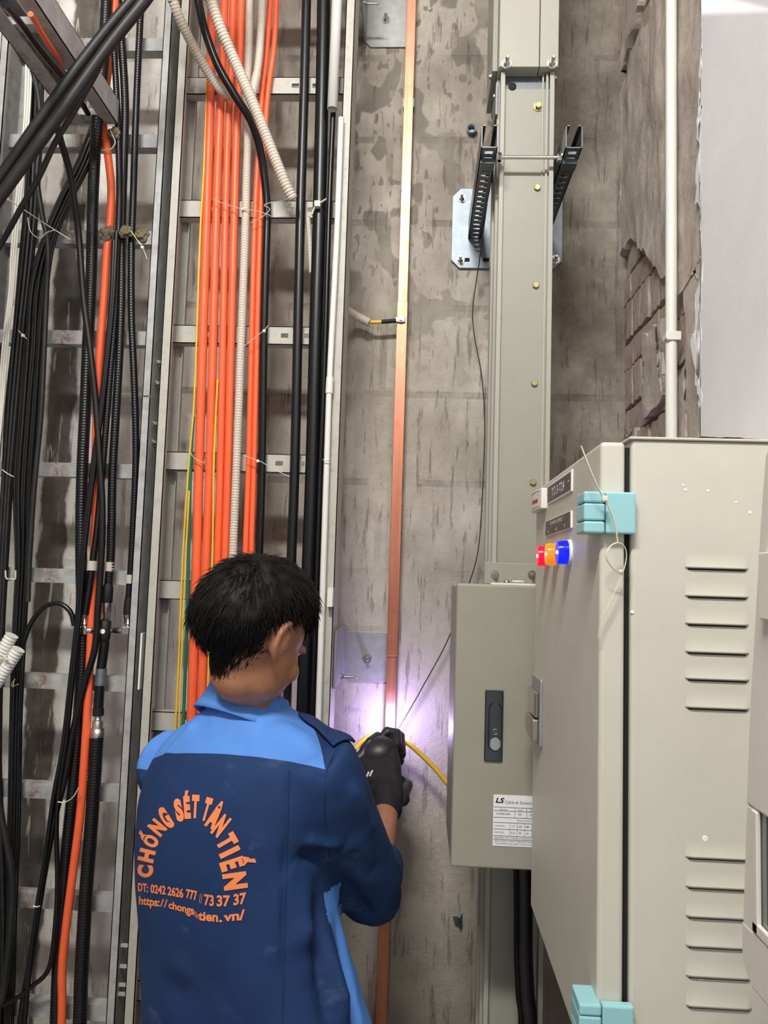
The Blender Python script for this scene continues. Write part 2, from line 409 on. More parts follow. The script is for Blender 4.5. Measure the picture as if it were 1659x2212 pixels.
# white plaster with its torn edge
pe = [yz(1512, -160, RIGHT-0.014), yz(1516, 10, RIGHT-0.014), yz(1510, 100, RIGHT-0.014), yz(1520, 190, RIGHT-0.014), yz(1508, 255, RIGHT-0.014), yz(1508, 330, RIGHT-0.014), yz(1502, 440, RIGHT-0.014), yz(1521, 462, RIGHT-0.014),
      yz(1512, 540, RIGHT-0.014), yz(1507, 640, RIGHT-0.014), yz(1494, 740, RIGHT-0.014), yz(1502, 800, RIGHT-0.014), yz(1512, 870, RIGHT-0.014), yz(1512, 960, RIGHT-0.014), yz(1512, 1100, RIGHT-0.014)]
edge = rag(pe, 0.030, 12, 31)
slab('plaster_coat', edge+[(edge[-1][0], 0.01), (-1.6, 0.01), (-1.6, 4.09), (edge[0][0], 4.09)], RIGHT-0.014, 0.034, M['plaster'], 0.0008, 'smooth white plaster ending in a torn edge')
# lamp on the ceiling
lamp = empty('ceiling_lamp', (-0.45, -0.62, 3.9), 'white batten lamp fixed to the ceiling above', 'lamp')
MB().box(-0.95, 0.05, -0.76, -0.48, 3.93, 4.1).build('housing', M['white_pvc'], lamp)
MB().box(-0.92, 0.02, -0.74, -0.50, 3.90, 3.93).build('diffuser', emit('lamp_diffuser', (255, 250, 240), 3.0), lamp)

# ------------------------------------------------------------------ small hardware
def bolt_mesh(name, r, h, stud=0.0, washer=1.45):
    mb = MB()
    if washer: mb.lathe((0, 0, 0), (0, 0, 1), [(r*washer, 0), (r*washer, h*0.22)], 18)
    mb.lathe((0, 0, 0), (0, 0, 1), [(r, h*0.2), (r, h*0.9), (r*0.86, h)], 6, smooth=False)
    if stud: mb.lathe((0, 0, 0), (0, 0, 1), [(r*0.52, h), (r*0.52, h+stud), (r*0.4, h+stud+0.001)], 10)
    return mb.mesh(name)
BM = {'bolt': bolt_mesh('bolt', 0.0075, 0.009), 'stud': bolt_mesh('bolt', 0.008, 0.010, 0.014), 'small': bolt_mesh('bolt', 0.005, 0.006, 0, 1.5), 'long': bolt_mesh('bolt', 0.006, 0.008, 0.03)}
def bolt(p, n, kind, mat, parent, name='bolt'):
    key = kind+mat
    if key not in BM:
        BM[key] = BM[kind].copy(); BM[key].materials.clear(); BM[key].materials.append(M[mat])
    mw = Matrix.Translation(Vector(p)) @ Vector(n).to_track_quat('Z', 'Y').to_matrix().to_4x4()
    return link(name, BM[key], None, parent, mw)
def text_mesh(s, w=None, h=1.0, origin=(0, 0, 0), xa=(1, 0, 0), ya=(0, 0, 1), bold=0.0, align='l', shear=0.0, thick=0.0):
    """lettering as a mesh: cap height h, optional total width w, baseline-left at origin"""
    cu = bpy.data.curves.new('txt', 'FONT'); cu.body = s; cu.size = 1; cu.offset = bold; cu.shear = shear; cu.resolution_u = 4
    o = bpy.data.objects.new('txt', cu); COL.objects.link(o)
    dg = bpy.context.evaluated_depsgraph_get(); dg.update()
    me = bpy.data.meshes.new_from_object(o.evaluated_get(dg)); bpy.data.objects.remove(o); bpy.data.curves.remove(cu)
    n = len(me.vertices); co = np.empty(n*3); me.vertices.foreach_get('co', co); co = co.reshape(-1, 3)
    fs = [tuple(p.vertices) for p in me.polygons]; bpy.data.meshes.remove(me)
    if n == 0: return [], []
    sy = h/0.72; x0 = co[:, 0].min(); wd = co[:, 0].max()-x0
    sx = (w/wd) if w else sy
    xa = Vector(xa).normalized(); ya = Vector(ya).normalized(); og = Vector(origin); off = -wd*sx/2 if align == 'c' else 0
    return [og + xa*((c[0]-x0)*sx+off) + ya*(c[1]*sy) for c in co], fs
def letters(name, s, mat, parent, **kw):
    v, f = text_mesh(s, **kw); me = bpy.data.meshes.new(name); me.from_pydata([tuple(a) for a in v], [], f); return link(name, me, mat, parent)

# ------------------------------------------------------------------ cable ladders
RY0, RY1 = 1.74, 1.84; RUNG = 1.80
def channel(mb, xw, xf, z0, z1, y0=RY0, y1=RY1, th=0.002):
    """C channel: web at xw, flanges reaching to xf"""
    d = th if xf > xw else -th
    mb.box(min(xw, xw+d), max(xw, xw+d), y0, y1, z0, z1)
    mb.box(min(xw, xf), max(xw, xf), y0, y0+th, z0, z1); mb.box(min(xw, xf), max(xw, xf), y1-th, y1, z0, z1)
    mb.box(min(xf, xf-d), max(xf, xf-d), y0, y0+0.012, z0, z1); mb.box(min(xf, xf-d), max(xf, xf-d), y1-0.012, y1, z0, z1)
def rung_mesh(mb, x0, x1, zc, hgt, slots, yf=RUNG, dep=0.03, th=0.002):
    a, b = zc-hgt/2, zc+hgt/2; sh = 0.0055
    if not slots:
        mb.box(x0, x1, yf, yf+th, a, b); mb.box(x0, x1, yf+th, yf+dep, b-th, b); mb.box(x0, x1, yf+th, yf+dep, a, a+th); return
    mb.box(x0, x1, yf, yf+th, a, zc-sh); mb.box(x0, x1, yf, yf+th, zc+sh, b)
    xs = [x0]
    for s in slots: xs += [s-0.009, s+0.009]
    xs.append(x1)
    for i in range(0, len(xs), 2): mb.box(xs[i], xs[i+1], yf, yf+th, zc-sh, zc+sh)
    mb.box(x0, x1, yf, yf+dep, b-th, b); mb.box(x0, x1, yf, yf+dep, a, a+th)
def ladder(name, label, xl, xr, fl, rows, hgt, mat, z0, z1, slots, split=None):
    root = empty(name, ((xl+xr)/2, RUNG, z0), label, 'cable ladder', 'vertical cable ladders on the wall')
    segs = [(z0, z1)] if split is None else [(z0, split), (split+0.004, z1)]
    for a, b in segs:
        for xw, xf in ((xl, xl+fl), (xr, xr-fl)):
            mb = MB(); channel(mb, xw, xf, a, b); mb.build('rail', mat, root)
    for zc in rows:
        mb = MB(); rung_mesh(mb, xl+0.003, xr-0.003, zc, hgt, slots); mb.build('rung', mat, root)
    return root
# left ladder
l1r = at(345, 500, RY0).x; l1l = at(-14, 300, RY0).x
rows1 = [at(200, y, RUNG).z for y in (96, 304, 512, 729, 1016, 1246, 1476, 1714, 1952, 2188)]
L1 = ladder('cable_ladder', 'weathered grey cable ladder with rusty rungs, behind the black cables', l1l, l1r, 0.019, rows1, 0.034, M['rail_old'], 0.05, 3.4, [], at(330, 858, RY0).z)
# middle ladder
l2l = at(363, 500, RY0).x; l2r = at(757, 300, RY0).x
rows2 = [at(560, y, RUNG).z for y in (-80, 185, 452, 724, 1000, 1280, 1567, 1858, 2155)]
sl = [at(px, 724, RUNG).x for px in (448, 615, 661)]
L2 = ladder('cable_ladder', 'clean grey cable ladder with slotted rungs, carrying the orange cables', l2l, l2r, 0.022, rows2, 0.045, M['rail'], 0.05, 3.4, sl)
# splice bolts on the dark web facing between the two ladders
for px, py in ((350, 783), (346, 828), (343, 915), (340, 955)):
    bolt(at(px-3, py, 1.78)*1.0, (1, 0, 0), 'bolt', 'steel', L1).location.x = l1r
    bolt((l2l-0.001, 1.775, at(px, py+4, 1.78).z), (-1, 0, 0), 'bolt', 'steel', L2)
for y in (2040, 2085, 2125, 2145):
    p = at(278, y, 1.76); MB().box(l2l-0.02, l2l-0.001, 1.752, 1.758, p.z-0.003, p.z+0.003).build('tab', M['rail'], L2)
sp = at(318, 1368, RY0)
MB().box(l2l-0.010, l2l-0.006, RY0-0.002, RY0+0.02, at(318, 1490, RY0).z, sp.z).build('splice_strip', M['white_pvc'], L2)

# wall brackets of the middle ladder
def wall_bracket(px0, px1, py0, py1, bolts, label, studs):
    a = at(px0, py0, WALL); b = at(px1, py1, WALL)
    root = empty('wall_bracket', ((a.x+b.x)/2, WALL, b.z), label, 'bracket', 'galvanised wall brackets')
    k = 0.012; x0, x1, z0, z1 = l2r+0.006, b.x, b.z, a.z
    bevel(MB().prism([(x0, WALL-0.005, z0+k), (x0+k, WALL-0.005, z0), (x1, WALL-0.005, z0), (x1, WALL-0.005, z1), (x0, WALL-0.005, z1)], (0, 0.004, 0)).build('plate', M['galv_plate'], root), 0.001)
    MB().box(l2r+0.0015, l2r+0.0065, RY0+0.03, WALL-0.001, z0+0.012, z1+0.015).build('flange', M['galv_plate'], root)
    for px, py in bolts: bolt(at(px, py, WALL-0.005), (0, -1, 0), 'stud', 'steel', root)
    for px, py in studs:
        p = at(px, py, 1.9); bolt((l2r+0.0065, 1.9, p.z), (1, 0, 0), 'long', 'steel', root)
    return root
wall_bracket(775, 880, -30, 104, [(834, 42)], 'galvanised wall bracket at the top behind the copper bar', [(786, 8)])
wall_bracket(735, 838, 1362, 1474, [(793, 1422)], 'galvanised wall bracket above the gloved hand beside the copper bar', [(740, 1462)])

# tray end reaching out from the wall at the top left
tz = at(215, 268, 1.74).z
tray = empty('cable_tray', (at(215, 268, 1.74).x, 1.74, tz), 'narrow grey cable tray jutting overhead towards the viewer at top left', 'cable tray')
ta = at(253, 229, 1.74); tb = at(163, 262, 1.74)
for xw, xf in ((ta.x+0.004, ta.x-0.03), (tb.x-0.01, tb.x+0.025)):
    mb = MB(); d = 0.002 if xf > xw else -0.002
    mb.box(min(xw, xw+d), max(xw, xw+d), 0.7, 1.74, tz, tz+0.06); mb.box(min(xw, xf), max(xw, xf), 0.7, 1.74, tz, tz+0.002)
    mb.box(min(xw, xf), max(xw, xf), 0.7, 1.74, tz+0.058, tz+0.06)
    mb.build('rail', M['rail_old'], tray)
for y in (1.72, 1.42, 1.12):
    MB().box(tb.x, ta.x, y-0.012, y+0.012, tz+0.004, tz+0.02).build('rung', M['rail_old'], tray)

# ------------------------------------------------------------------ cables
def cable(name, label, cat, pts, wpx, Y, mat, group=None, rib=0.0, pitch=0.006, sides=10, per=8, parent=None, taper=None):
    P = [at(p[0], p[1], p[2] if len(p) > 2 else Y) for p in pts]
    r = wpx/2/F_PX*Y
    # carry cables on past the picture: down to the floor, up or sideways along their run
    if pts[-1][1] > 2200: P.append(Vector((P[-1].x, P[-1].y, 0.012)))
    elif pts[-1][0] < -10: P.append(P[-1]+(P[-1]-P[-2]).normalized()*0.3)
    if pts[0][1] < -15:
        d = (P[0]-P[1]).normalized(); P.insert(0, P[0]+d*min(0.6, (3.7-P[0].z)/max(0.1, d.z)))
    path = catmull(P, per)
    mb = MB()
    if rib:
        path = even(path, pitch/4)
        rad = [r*(1-rib*(0.0, 0.15, 1.0, 0.85)[i % 4]) for i in range(len(path))]
        mb.sweep(path, rad, 12, smooth=True)
    else:
        path = even(path, 0.012)
        rad = r if taper is None else [r*(1+(taper-1)*i/(len(path)-1)) for i in range(len(path))]
        mb.sweep(path, rad, sides)
    return mb.build(name, M[mat], parent, label, cat, group)
GO = 'orange cables on the middle ladder'
Yo = 1.786
O = [('leftmost', [(459, -40), (456, 120), (452, 300), (445, 515), (430, 1000), (425, 1200), (414, 1540), (400, 2000), (394, 2260)], 20.5),
     ('second from left', [(486, -40), (480, 150), (473, 300), (466, 515), (453, 1000), (446, 1200), (435, 1540), (422, 2000), (416, 2260)], 19),
     ('third from left', [(505, -40), (499, 150), (492, 300), (486, 515), (476, 1000), (470, 1200), (458, 1600), (440, 2260)], 16.5),
     ('fourth from left', [(523, -40), (518, 150), (511, 300), (505, 515), (493, 1000), (487, 1200), (476, 1600), (458, 2260)], 18),
     ('fifth from left, thinner', [(586, -40), (577, 100), (566, 200), (560, 300), (549, 515), (537, 1000), (530, 1200), (520, 1600), (500, 2260)], 12.5),
     ('rightmost, thinner', [(599, -40), (592, 100), (579, 200), (572, 300), (561, 515), (549, 1000), (543, 1200), (533, 1600), (513, 2260)], 12.5)]
for nm, p, wd in O:
    cable('orange_cable', 'orange power cable on the middle ladder, %s of the six' % nm, 'cable', p, wd, Yo, 'orange', GO)
cable('ribbed_conduit', 'beige ribbed conduit running down between the orange cables', 'conduit', [(541, -40), (538, 100), (535, 170), (531, 225), (535, 300), (532, 400), (529, 515), (511, 1000), (503, 1200), (492, 1500)], 19, 1.775, 'conduit', 'beige ribbed conduits', 0.13, 0.0066)
kb = cable('ribbed_conduit', 'short beige ribbed conduit right of the long one, ending in a smooth sleeve', 'conduit', [(568, -40), (564, 60), (559, 130), (554, 165)], 19, 1.755, 'conduit', 'beige ribbed conduits', 0.13, 0.0066)
cable('sleeve', None, None, [(555, 160), (551, 178), (547, 196), (540, 212)], 20, 1.753, 'conduit', parent=kb)
cable('ribbed_conduit', 'thick beige ribbed conduit slanting down in front of the orange cables', 'conduit', [(446, -60, 1.60), (452, -15, 1.61), (472, 50, 1.63), (506, 130, 1.66), (546, 222, 1.68), (582, 312, 1.70), (614, 392, 1.72), (632, 430, 1.735)], 27, 1.67, 'conduit', 'beige ribbed conduits', 0.14, 0.0072)
cable('ribbed_conduit', 'beige ribbed conduit curving in from the top left of the orange cables', 'conduit', [(358, -60, 1.58), (368, -20, 1.6), (386, 35, 1.63), (420, 105, 1.68), (452, 160, 1.72), (482, 198, 1.74), (520, 215, 1.75)], 23, 1.68, 'conduit', 'beige ribbed conduits', 0.07, 0.0066)
cable('black_cable', 'glossy black cable sweeping in from the top and down right of the orange cables', 'cable', [(418, -60, 1.64), (426, -10, 1.65), (441, 60, 1.67), (470, 140, 1.69), (510, 210, 1.71), (543, 264, 1.73), (563, 330, 1.76), (573, 400, 1.775), (577, 460, 1.782), (575, 540, 1.785), (570, 720, 1.787), (566, 1000, 1.787), (560, 1200, 1.787), (548, 1600, 1.787), (530, 2260, 1.787)], 19, 1.74, 'black_gloss', 'black cables on the middle ladder')
cable('black_cable', 'slim black cable just left of the two thick black cables', 'cable', [(663, -40), (657, 200), (650, 430), (646, 600), (637, 1000), (628, 1250), (618, 1550), (598, 2260)], 22, Yo, 'black_cable', 'black cables on the middle ladder')
cable('black_cable', 'thickest black cable on the middle ladder', 'cable', [(700, -40), (696, 200), (689, 500), (683, 700), (675, 1000), (666, 1250), (655, 1550), (633, 2260)], 31, 1.78, 'black_cable', 'black cables on the middle ladder')
cable('black_cable', 'thin black cable coming out of the cut end of the white pipe', 'cable', [(722, 190), (719, 260), (713, 400), (709, 520), (701, 800), (693, 1000), (685, 1250), (675, 1550), (652, 2260)], 12, 1.772, 'black_cable', 'black cables on the middle ladder')
cable('ribbed_conduit', 'grey ribbed conduit glimpsed between two thick black cables', 'conduit', [(665, 470), (668, 505), (671, 550), (673, 590)], 13, 1.80, 'conduit', 'beige ribbed conduits', 0.13, 0.0066)
# white pipes
def hollow(name, label, cat, a, b, r, mat, group=None):
    d = (b-a).normalized(); mb = MB(); u, q = frame(d); n = 18; L = (b-a).length
    rings = [(r, 0), (r, L), (r*0.86, L), (r*0.86, 0.02)]
    vs = [a+d*h+rr*(math.cos(2*math.pi*k/n)*u+math.sin(2*math.pi*k/n)*q) for rr, h in rings for k in range(n)]
    fs = [(i*n+k, i*n+(k+1) % n, (i+1)*n+(k+1) % n, (i+1)*n+k) for i in range(3) for k in range(n)]
    mb.add(vs, fs, True); return mb.build(name, M[mat], None, label, cat, group)
hollow('plastic_pipe', 'wide white plastic pipe with a cut lower end at the top of the middle ladder', 'pipe', at(737, -200, 1.752), at(718, 236, 1.752), 0.0128, 'white_pvc', 'white plastic pipes')
wp = cable('plastic_pipe', 'thin white plastic pipe with a coupling, running down the right rail', 'pipe', [(737, 255), (728, 500), (713, 800), (706, 1000), (698, 1250), (688, 1560), (668, 2260)], 13.5, 1.728, 'white_pvc', 'white plastic pipes')
cable('coupling', None, None, [(713, 815), (711, 850)], 17, 1.728, 'white_pvc', parent=wp)
MB().box(l2r-0.012, l2r+0.0, 1.715, 1.742, at(706, 1310, 1.73).z, at(706, 1270, 1.73).z).build('saddle', M['white_pvc'], wp)
# earth wires
GE = 'earth wires on the middle ladder'
cable('earth_wire', 'yellow earth wire along the left side of the orange cables', 'wire', [(452, 40), (441, 350), (432, 515), (420, 850), (408, 1000), (395, 1200), (385, 1450), (378, 1590), (360, 2000)], 4.5, 1.78, 'yellow', GE)
cable('earth_wire', 'green earth wire beside the lower left orange cable', 'wire', [(418, 900), (412, 1000), (406, 1250), (400, 1450), (396, 1560), (380, 2000)], 7, 1.783, 'green', GE)
cable('earth_wire', 'short yellow earth wire hanging against the green one', 'wire', [(409, 1060), (404, 1150), (398, 1280), (391, 1450), (386, 1580), (370, 2000)], 4, 1.776, 'yellow', GE)
cable('earth_wire', 'yellow earth wire between the second and third orange cables', 'wire', [(470, 820), (466, 900), (462, 1000), (459, 1200), (456, 1280), (445, 1600)], 4.5, 1.774, 'yellow', GE)
# cable ties of the middle ladder
GT = 'cable ties'
def tie(label, pts, wpx, Y, group=GT, head=None):
    P = [at(p[0], p[1], p[2] if len(p) > 2 else Y) for p in pts]; r = wpx/2/F_PX*Y
    root = MB().sweep(even(catmull(P, 6), 0.004), r, 6, flat=0.45).build('cable_tie', M['tie'], None, label, 'cable tie', group)
    if head is not None:
        h = at(*head, Y); s = r*1.7; bevel(MB().box(h.x-s, h.x+s, h.y-s, h.y+s, h.z-s, h.z+s).build('tie_head', M['tie'], root), 0.001)
    return root
tie('thin nylon tie across the orange cables at the second rung', [(462, 432), (490, 442), (522, 452), (550, 455), (578, 463), (585, 468)], 3.2, 1.762, head=(524, 452))
tie('nylon tie looped from the second rung to the black cable', [(540, 482), (565, 470), (583, 452), (570, 443), (600, 435), (622, 437), (627, 448)], 3.2, 1.762, head=(626, 441))
tie('broad nylon tie with a square head on the thick black cables', [(674, 464), (680, 448), (690, 440), (705, 430)], 8, 1.755, head=(686, 442))
tie('nylon tie pulled tight across the conduit at the third rung', [(527, 748), (545, 735), (560, 722), (570, 714), (580, 703)], 3.6, 1.758, head=(571, 715))
tie('long nylon tie tail slanting down right at the fourth rung', [(530, 985), (548, 992), (565, 998), (590, 1013), (625, 1030)], 3.6, 1.758, head=(557, 996))
tie('nylon tie around the left orange cable at the fourth rung', [(412, 978), (418, 988), (430, 995), (440, 1000)], 3.0, 1.762)
tie('nylon tie on the thin white pipe at the fourth rung', [(697, 992), (705, 996), (714, 991)], 3.0, 1.715)

# ------------------------------------------------------------------ left bay: communication cables
GB = 'black cables on the left ladder'
def bc(label, pts, wpx, Y, mat='black_dusty', **kw):
    return cable('black_cable', label, 'cable', pts, wpx, Y, mat, GB, **kw)
# heavy cables crossing in front at the top left
bc('heavy black cable slanting across the tray, upper of the pair', [(345, -70, 1.50), (292, -6, 1.50), (218, 82, 1.50), (120, 212, 1.50), (0, 385, 1.50), (-70, 490, 1.50)], 27, 1.50)
bc('heavy black cable slanting across the tray, lower of the pair', [(352, -50, 1.49), (305, 12, 1.49), (235, 100, 1.49), (138, 235, 1.49), (4, 420, 1.49), (-70, 525, 1.49)], 28, 1.49)
bc('thinner black cable slanting below the heavy pair', [(225, 120, 1.54), (206, 160, 1.54), (160, 240, 1.55), (118, 310, 1.56), (85, 380, 1.57), (45, 450, 1.58), (0, 530, 1.6), (-50, 600, 1.6)], 14, 1.55)
bc('black cable crossing from the heavy pair down towards the combiner', [(118, 255, 1.58), (133, 310, 1.62), (150, 370, 1.66), (163, 450, 1.70), (170, 510, 1.72), (180, 640, 1.73), (193, 741, 1.735), (206, 862, 1.74), (216, 1006, 1.74), (221, 1100, 1.74), (219, 1200, 1.74), (212, 1310, 1.74), (205, 1400, 1.74), (182, 1480, 1.745), (158, 1580, 1.75), (140, 1680, 1.75), (115, 1780, 1.75), (88, 1930, 1.755), (66, 2080, 1.76), (40, 2260, 1.76)], 15, 1.72, 'black_cable')
bc('slim black cable right of the tray end', [(70, 150), (84, 215), (88, 300), (80, 380), (92, 470), (104, 530), (100, 640), (96, 740), (88, 900), (74, 1050), (64, 1200), (60, 1300)], 12, 1.735)
# ribbed heavy cables
def rb(label, pts, wpx, Y, rib=0.06):
    return cable('ribbed_cable', label, 'cable', pts, wpx, Y, 'black_cable', 'ribbed black feeder cables', rib, 0.0066)
rb('thick ribbed black cable left of the orange cable', [(232, -40, 1.74), (227, 60, 1.74), (222, 140, 1.73), (214, 230, 1.72), (207, 300, 1.735), (204, 360), (200, 450), (198, 560), (195, 640), (190, 740), (183, 900), (178, 1010), (175, 1150), (177, 1300), (177, 1420), (172, 1520), (160, 1680), (142, 1860), (127, 2050), (118, 2260)], 26, 1.77)
t2 = rb('ribbed feeder cable ending at the middle plug of the combiner', [(252, -40), (262, 80), (270, 220), (268, 330), (263, 500), (262, 640), (258, 760), (250, 900), (243, 1030), (240, 1180), (234, 1265), (231, 1300)], 19, 1.768)
t3 = rb('ribbed feeder cable nearest the rail, ending at the right elbow plug', [(308, -30), (302, 60), (294, 240), (288, 420), (284, 540), (284, 680), (289, 800), (293, 920), (293, 1020), (286, 1180), (280, 1270), (276, 1325)], 16, 1.768)
t4 = rb('ribbed feeder cable ending at the left elbow plug', [(246, 100), (254, 250), (258, 420), (253, 560), (247, 690), (236, 830), (224, 980), (211, 1130), (199, 1225), (190, 1290), (184, 1325)], 15, 1.755)
bc('thin black cable crossing behind the orange cable', [(252, 500), (245, 640), (236, 740), (222, 870), (208, 980), (193, 1100), (180, 1215), (172, 1330), (158, 1460), (143, 1600), (128, 1700), (122, 1790), (124, 1900), (120, 1990), (106, 2090), (70, 2130), (20, 2165), (-40, 2185)], 10, 1.742, 'black_gloss')
bc('thin black cable paired beside the crossing one', [(246, 520), (240, 650), (230, 760), (216, 890), (201, 1000), (186, 1120), (174, 1230), (166, 1340), (152, 1470), (136, 1610), (116, 1720), (96, 1860), (72, 2020), (50, 2260)], 10, 1.74, 'black_gloss')
cable('orange_cable', 'lone orange cable winding down among the black cables on the left', 'cable', [(252, -40, 1.76), (247, 30, 1.76), (240, 110, 1.765), (229, 190, 1.765), (223, 262, 1.76), (231, 320, 1.752), (240, 400, 1.75), (238, 470, 1.75), (231, 540, 1.752), (225, 640, 1.757), (216, 760, 1.76), (209, 890, 1.765), (206, 1030, 1.77), (206, 1130, 1.77), (200, 1260, 1.77), (196, 1380, 1.765), (192, 1470, 1.76), (186, 1580, 1.755), (174, 1750, 1.75), (158, 1880, 1.75), (143, 2000, 1.75), (134, 2100, 1.75), (131, 2260, 1.75)], 17.5, 1.76, 'orange')
cable('orange_cable', 'orange cable lying in the overhead tray at the top left', 'cable', [(66, 30, 1.30), (100, 88, 1.40), (128, 128, 1.50), (140, 145, 1.56)], 12, 1.42, 'orange')
bc('black cable lying in the overhead tray', [(10, 10, 1.25), (40, 45, 1.33), (80, 100, 1.43), (120, 150, 1.52), (165, 205, 1.62), (190, 245, 1.70)], 16, 1.4, 'black_cable')
# the bundle that leaves the tray and runs down the left side
random.seed(11)
LB = 'black cable strand in the bundle fanning out of the tray end'
for i in range(11):
    t = i/10; o = random.uniform(-3, 3)
    top = (196+t*26, 275+random.uniform(-4, 4)); q = 66+t*40
    pts = [(top[0]+4, top[1]-30), top, (170+t*28, 345), (128+t*30+o, 430), (92+t*26, 520), (q-4, 620), (q-14+o, 760), (q-24, 900), (q-34+o*0.5, 1050), (36+t*26, 1220), (30+t*24, 1360), (24+t*22+o*0.5, 1560), (20+t*22, 1760), (14+t*20, 1960), (6+t*18, 2260)]
    bc(LB, pts, random.choice((7.5, 8, 8.5)), 1.785-0.0105*(i % 3), random.choice(('black_cable', 'black_dusty', 'black_gloss')), per=6)
LC = 'black cable strand at the far left edge of the left ladder'
for i in range(7):
    t = i/6; o = random.uniform(-2.5, 2.5)
    pts = [(66+t*26, 90), (62+t*28, 250), (56+t*26, 420), (44+t*26, 560), (28+t*26+o, 720), (14+t*24, 880), (4+t*22+o, 1040), (-6+t*20, 1220), (-14+t*18, 1420), (-22+t*22, 1650), (-18+t*26, 1850), (-10+t*20, 2050), (-18+t*18, 2260)]
    bc(LC, pts, random.choice((8, 8.5, 9)), 1.785-0.012*(i % 2), random.choice(('black_cable', 'black_dusty')), per=6)
for i, nm in enumerate(('left', 'middle', 'right')):
    cable('white_cable', 'white flat cable down the left edge, %s of three' % nm, 'cable', [(58+i*6, 90), (54+i*5, 230), (46+i*5, 330), (35+i*5, 430), (25+i*5, 540), (20+i*4, 630), (9+i*5, 720), (2+i*5, 800), (-4+i*4, 900), (-14+i*4, 1000)], 5.0, 1.735, 'white_cable', 'white cables at the left edge')
bc('black cable bent in an arch beside the white conduits', [(160, 1352), (154, 1325), (138, 1308), (120, 1303), (98, 1310), (76, 1332), (60, 1362), (48, 1400), (40, 1450)], 11, 1.745, 'black_gloss')
for nm, p in (('upper', [(26, 1372), (12, 1396), (-6, 1424), (-40, 1470)]), ('lower', [(40, 1402), (22, 1430), (0, 1464), (-40, 1520)])):
    cable('ribbed_conduit', 'white ribbed conduit at the left edge, %s of the two' % nm, 'conduit', p, 29, 1.70, 'white_pvc', 'white ribbed conduits', 0.12, 0.0075)
bc('black cable swinging in from the left edge low down', [(-30, 1560), (-12, 1660), (4, 1770), (18, 1840), (28, 1920), (20, 2040), (4, 2160), (-20, 2260)], 14, 1.74)

# connectors of the feeder cables
def conn(root, name, mat, prof_pts, Y):
    """lathe along a px polyline: list of (px,py,width)"""
    P = [at(a, b, Y) for a, b, _ in prof_pts]; ax = P[-1]-P[0]
    MB().lathe(P[0], ax, [(w_/2/F_PX*Y, (p-P[0]).dot(ax.normalized())) for p, (_, _, w_) in zip(P, prof_pts)], 14).build(name, M[mat], root)
YC = 1.762
comb = empty('signal_combiner', at(226, 1385, YC), 'black signal combiner with three metal plugs where the feeder cables meet', 'connector')
mb = MB(); c = at(226, 1364, YC); MB().lathe(c+Vector((0, 0, 0.026)), (0, 0, -1), [(0.010, 0), (0.0135, 0.003), (0.0135, 0.038), (0.011, 0.05), (0.009, 0.052)], 16).build('body', M['rubber'], comb)
e = at(222, 1364, YC-0.0145)
MB().lathe(e, (0, -1, 0), [(0.0055, 0), (0.0055, 0.0008)], 16).build('emblem', M['white_ink'], comb)
conn(comb, 'plug', 'steel', [(231, 1302, 22), (230, 1322, 22), (230, 1323, 19), (229, 1348, 19), (229, 1349, 12), (228, 1356, 12)], YC)
conn(comb, 'plug_boot', 'rubber', [(234, 1262, 19), (233, 1270, 23), (231, 1300, 23), (231, 1304, 20)], YC)
for sg, x0, x1, yv, yb in ((-1, 180, 213, 1362, 1312), (1, 274, 241, 1362, 1318)):
    conn(comb, 'side_arm', 'steel', [(x1, yv, 12), (x1+sg*8, yv, 12), (x1+sg*8, yv, 15), (x0-sg*8, yv, 15)], YC)
    p = at(x0, yv, YC); bevel(MB().box(p.x-0.0105, p.x+0.0105, YC-0.0105, YC+0.0105, p.z-0.0095, p.z+0.0105).build('elbow', M['steel'], comb), 0.003, 2)
    conn(comb, 'coupling_nut', 'steel', [(x0+2, yv-8, 10), (x0+2, yv-14, 10), (x0+2, yv-14, 17), (x0+2, yv-26, 17), (x0+3, yv-26, 21), (x0+3, yv-36, 21)], YC)
    conn(comb, 'plug_boot', 'rubber', [(x0+3, yv-34, 22), (x0+4, yv-48, 23), (x0+6, yv-72, 20)], YC)
lead = cable('black_cable', 'black lead with a silver band hanging from the combiner', 'cable', [(226, 1386), (222, 1420), (218, 1450), (215, 1490), (212, 1535)], 21, YC, 'black_cable', GB)
cable('silver_band', None, None, [(219.5, 1444), (216.5, 1480)], 23.5, YC, 'galv', parent=lead)
conn(lead, 'plug', 'steel', [(212, 1545, 14), (212, 1556, 14), (212, 1557, 22), (211, 1572, 22), (211, 1573, 30), (210, 1592, 30)], YC)
conn(lead, 'boot', 'rubber', [(212.5, 1530, 24), (212, 1546, 24)], YC)
rb('very thick ribbed black cable below the silver plug at the lower left', [(210, 1590), (208, 1615), (203, 1700), (196, 1800), (188, 1900), (181, 2010), (175, 2120), (170, 2260)], 29, YC)
def collar(px, py, wpx, hpx, Y, label):
    a = at(px, py, Y); r = wpx/2/F_PX*Y; h = hpx/F_PX*Y
    MB().lathe(a, (0, 0, 1), [(r, -h/2), (r, h/2)], 16).build('cable_label', M['tape'], None, label, 'label band', 'pale label bands on the feeder cables')
collar(199, 1222, 22, 21, 1.757, 'pale label band on the left feeder cable')
collar(236, 1224, 21, 20, 1.768, 'pale label band on the middle feeder cable')
collar(282, 1251, 20, 19, 1.768, 'pale label band on the feeder cable nearest the rail')
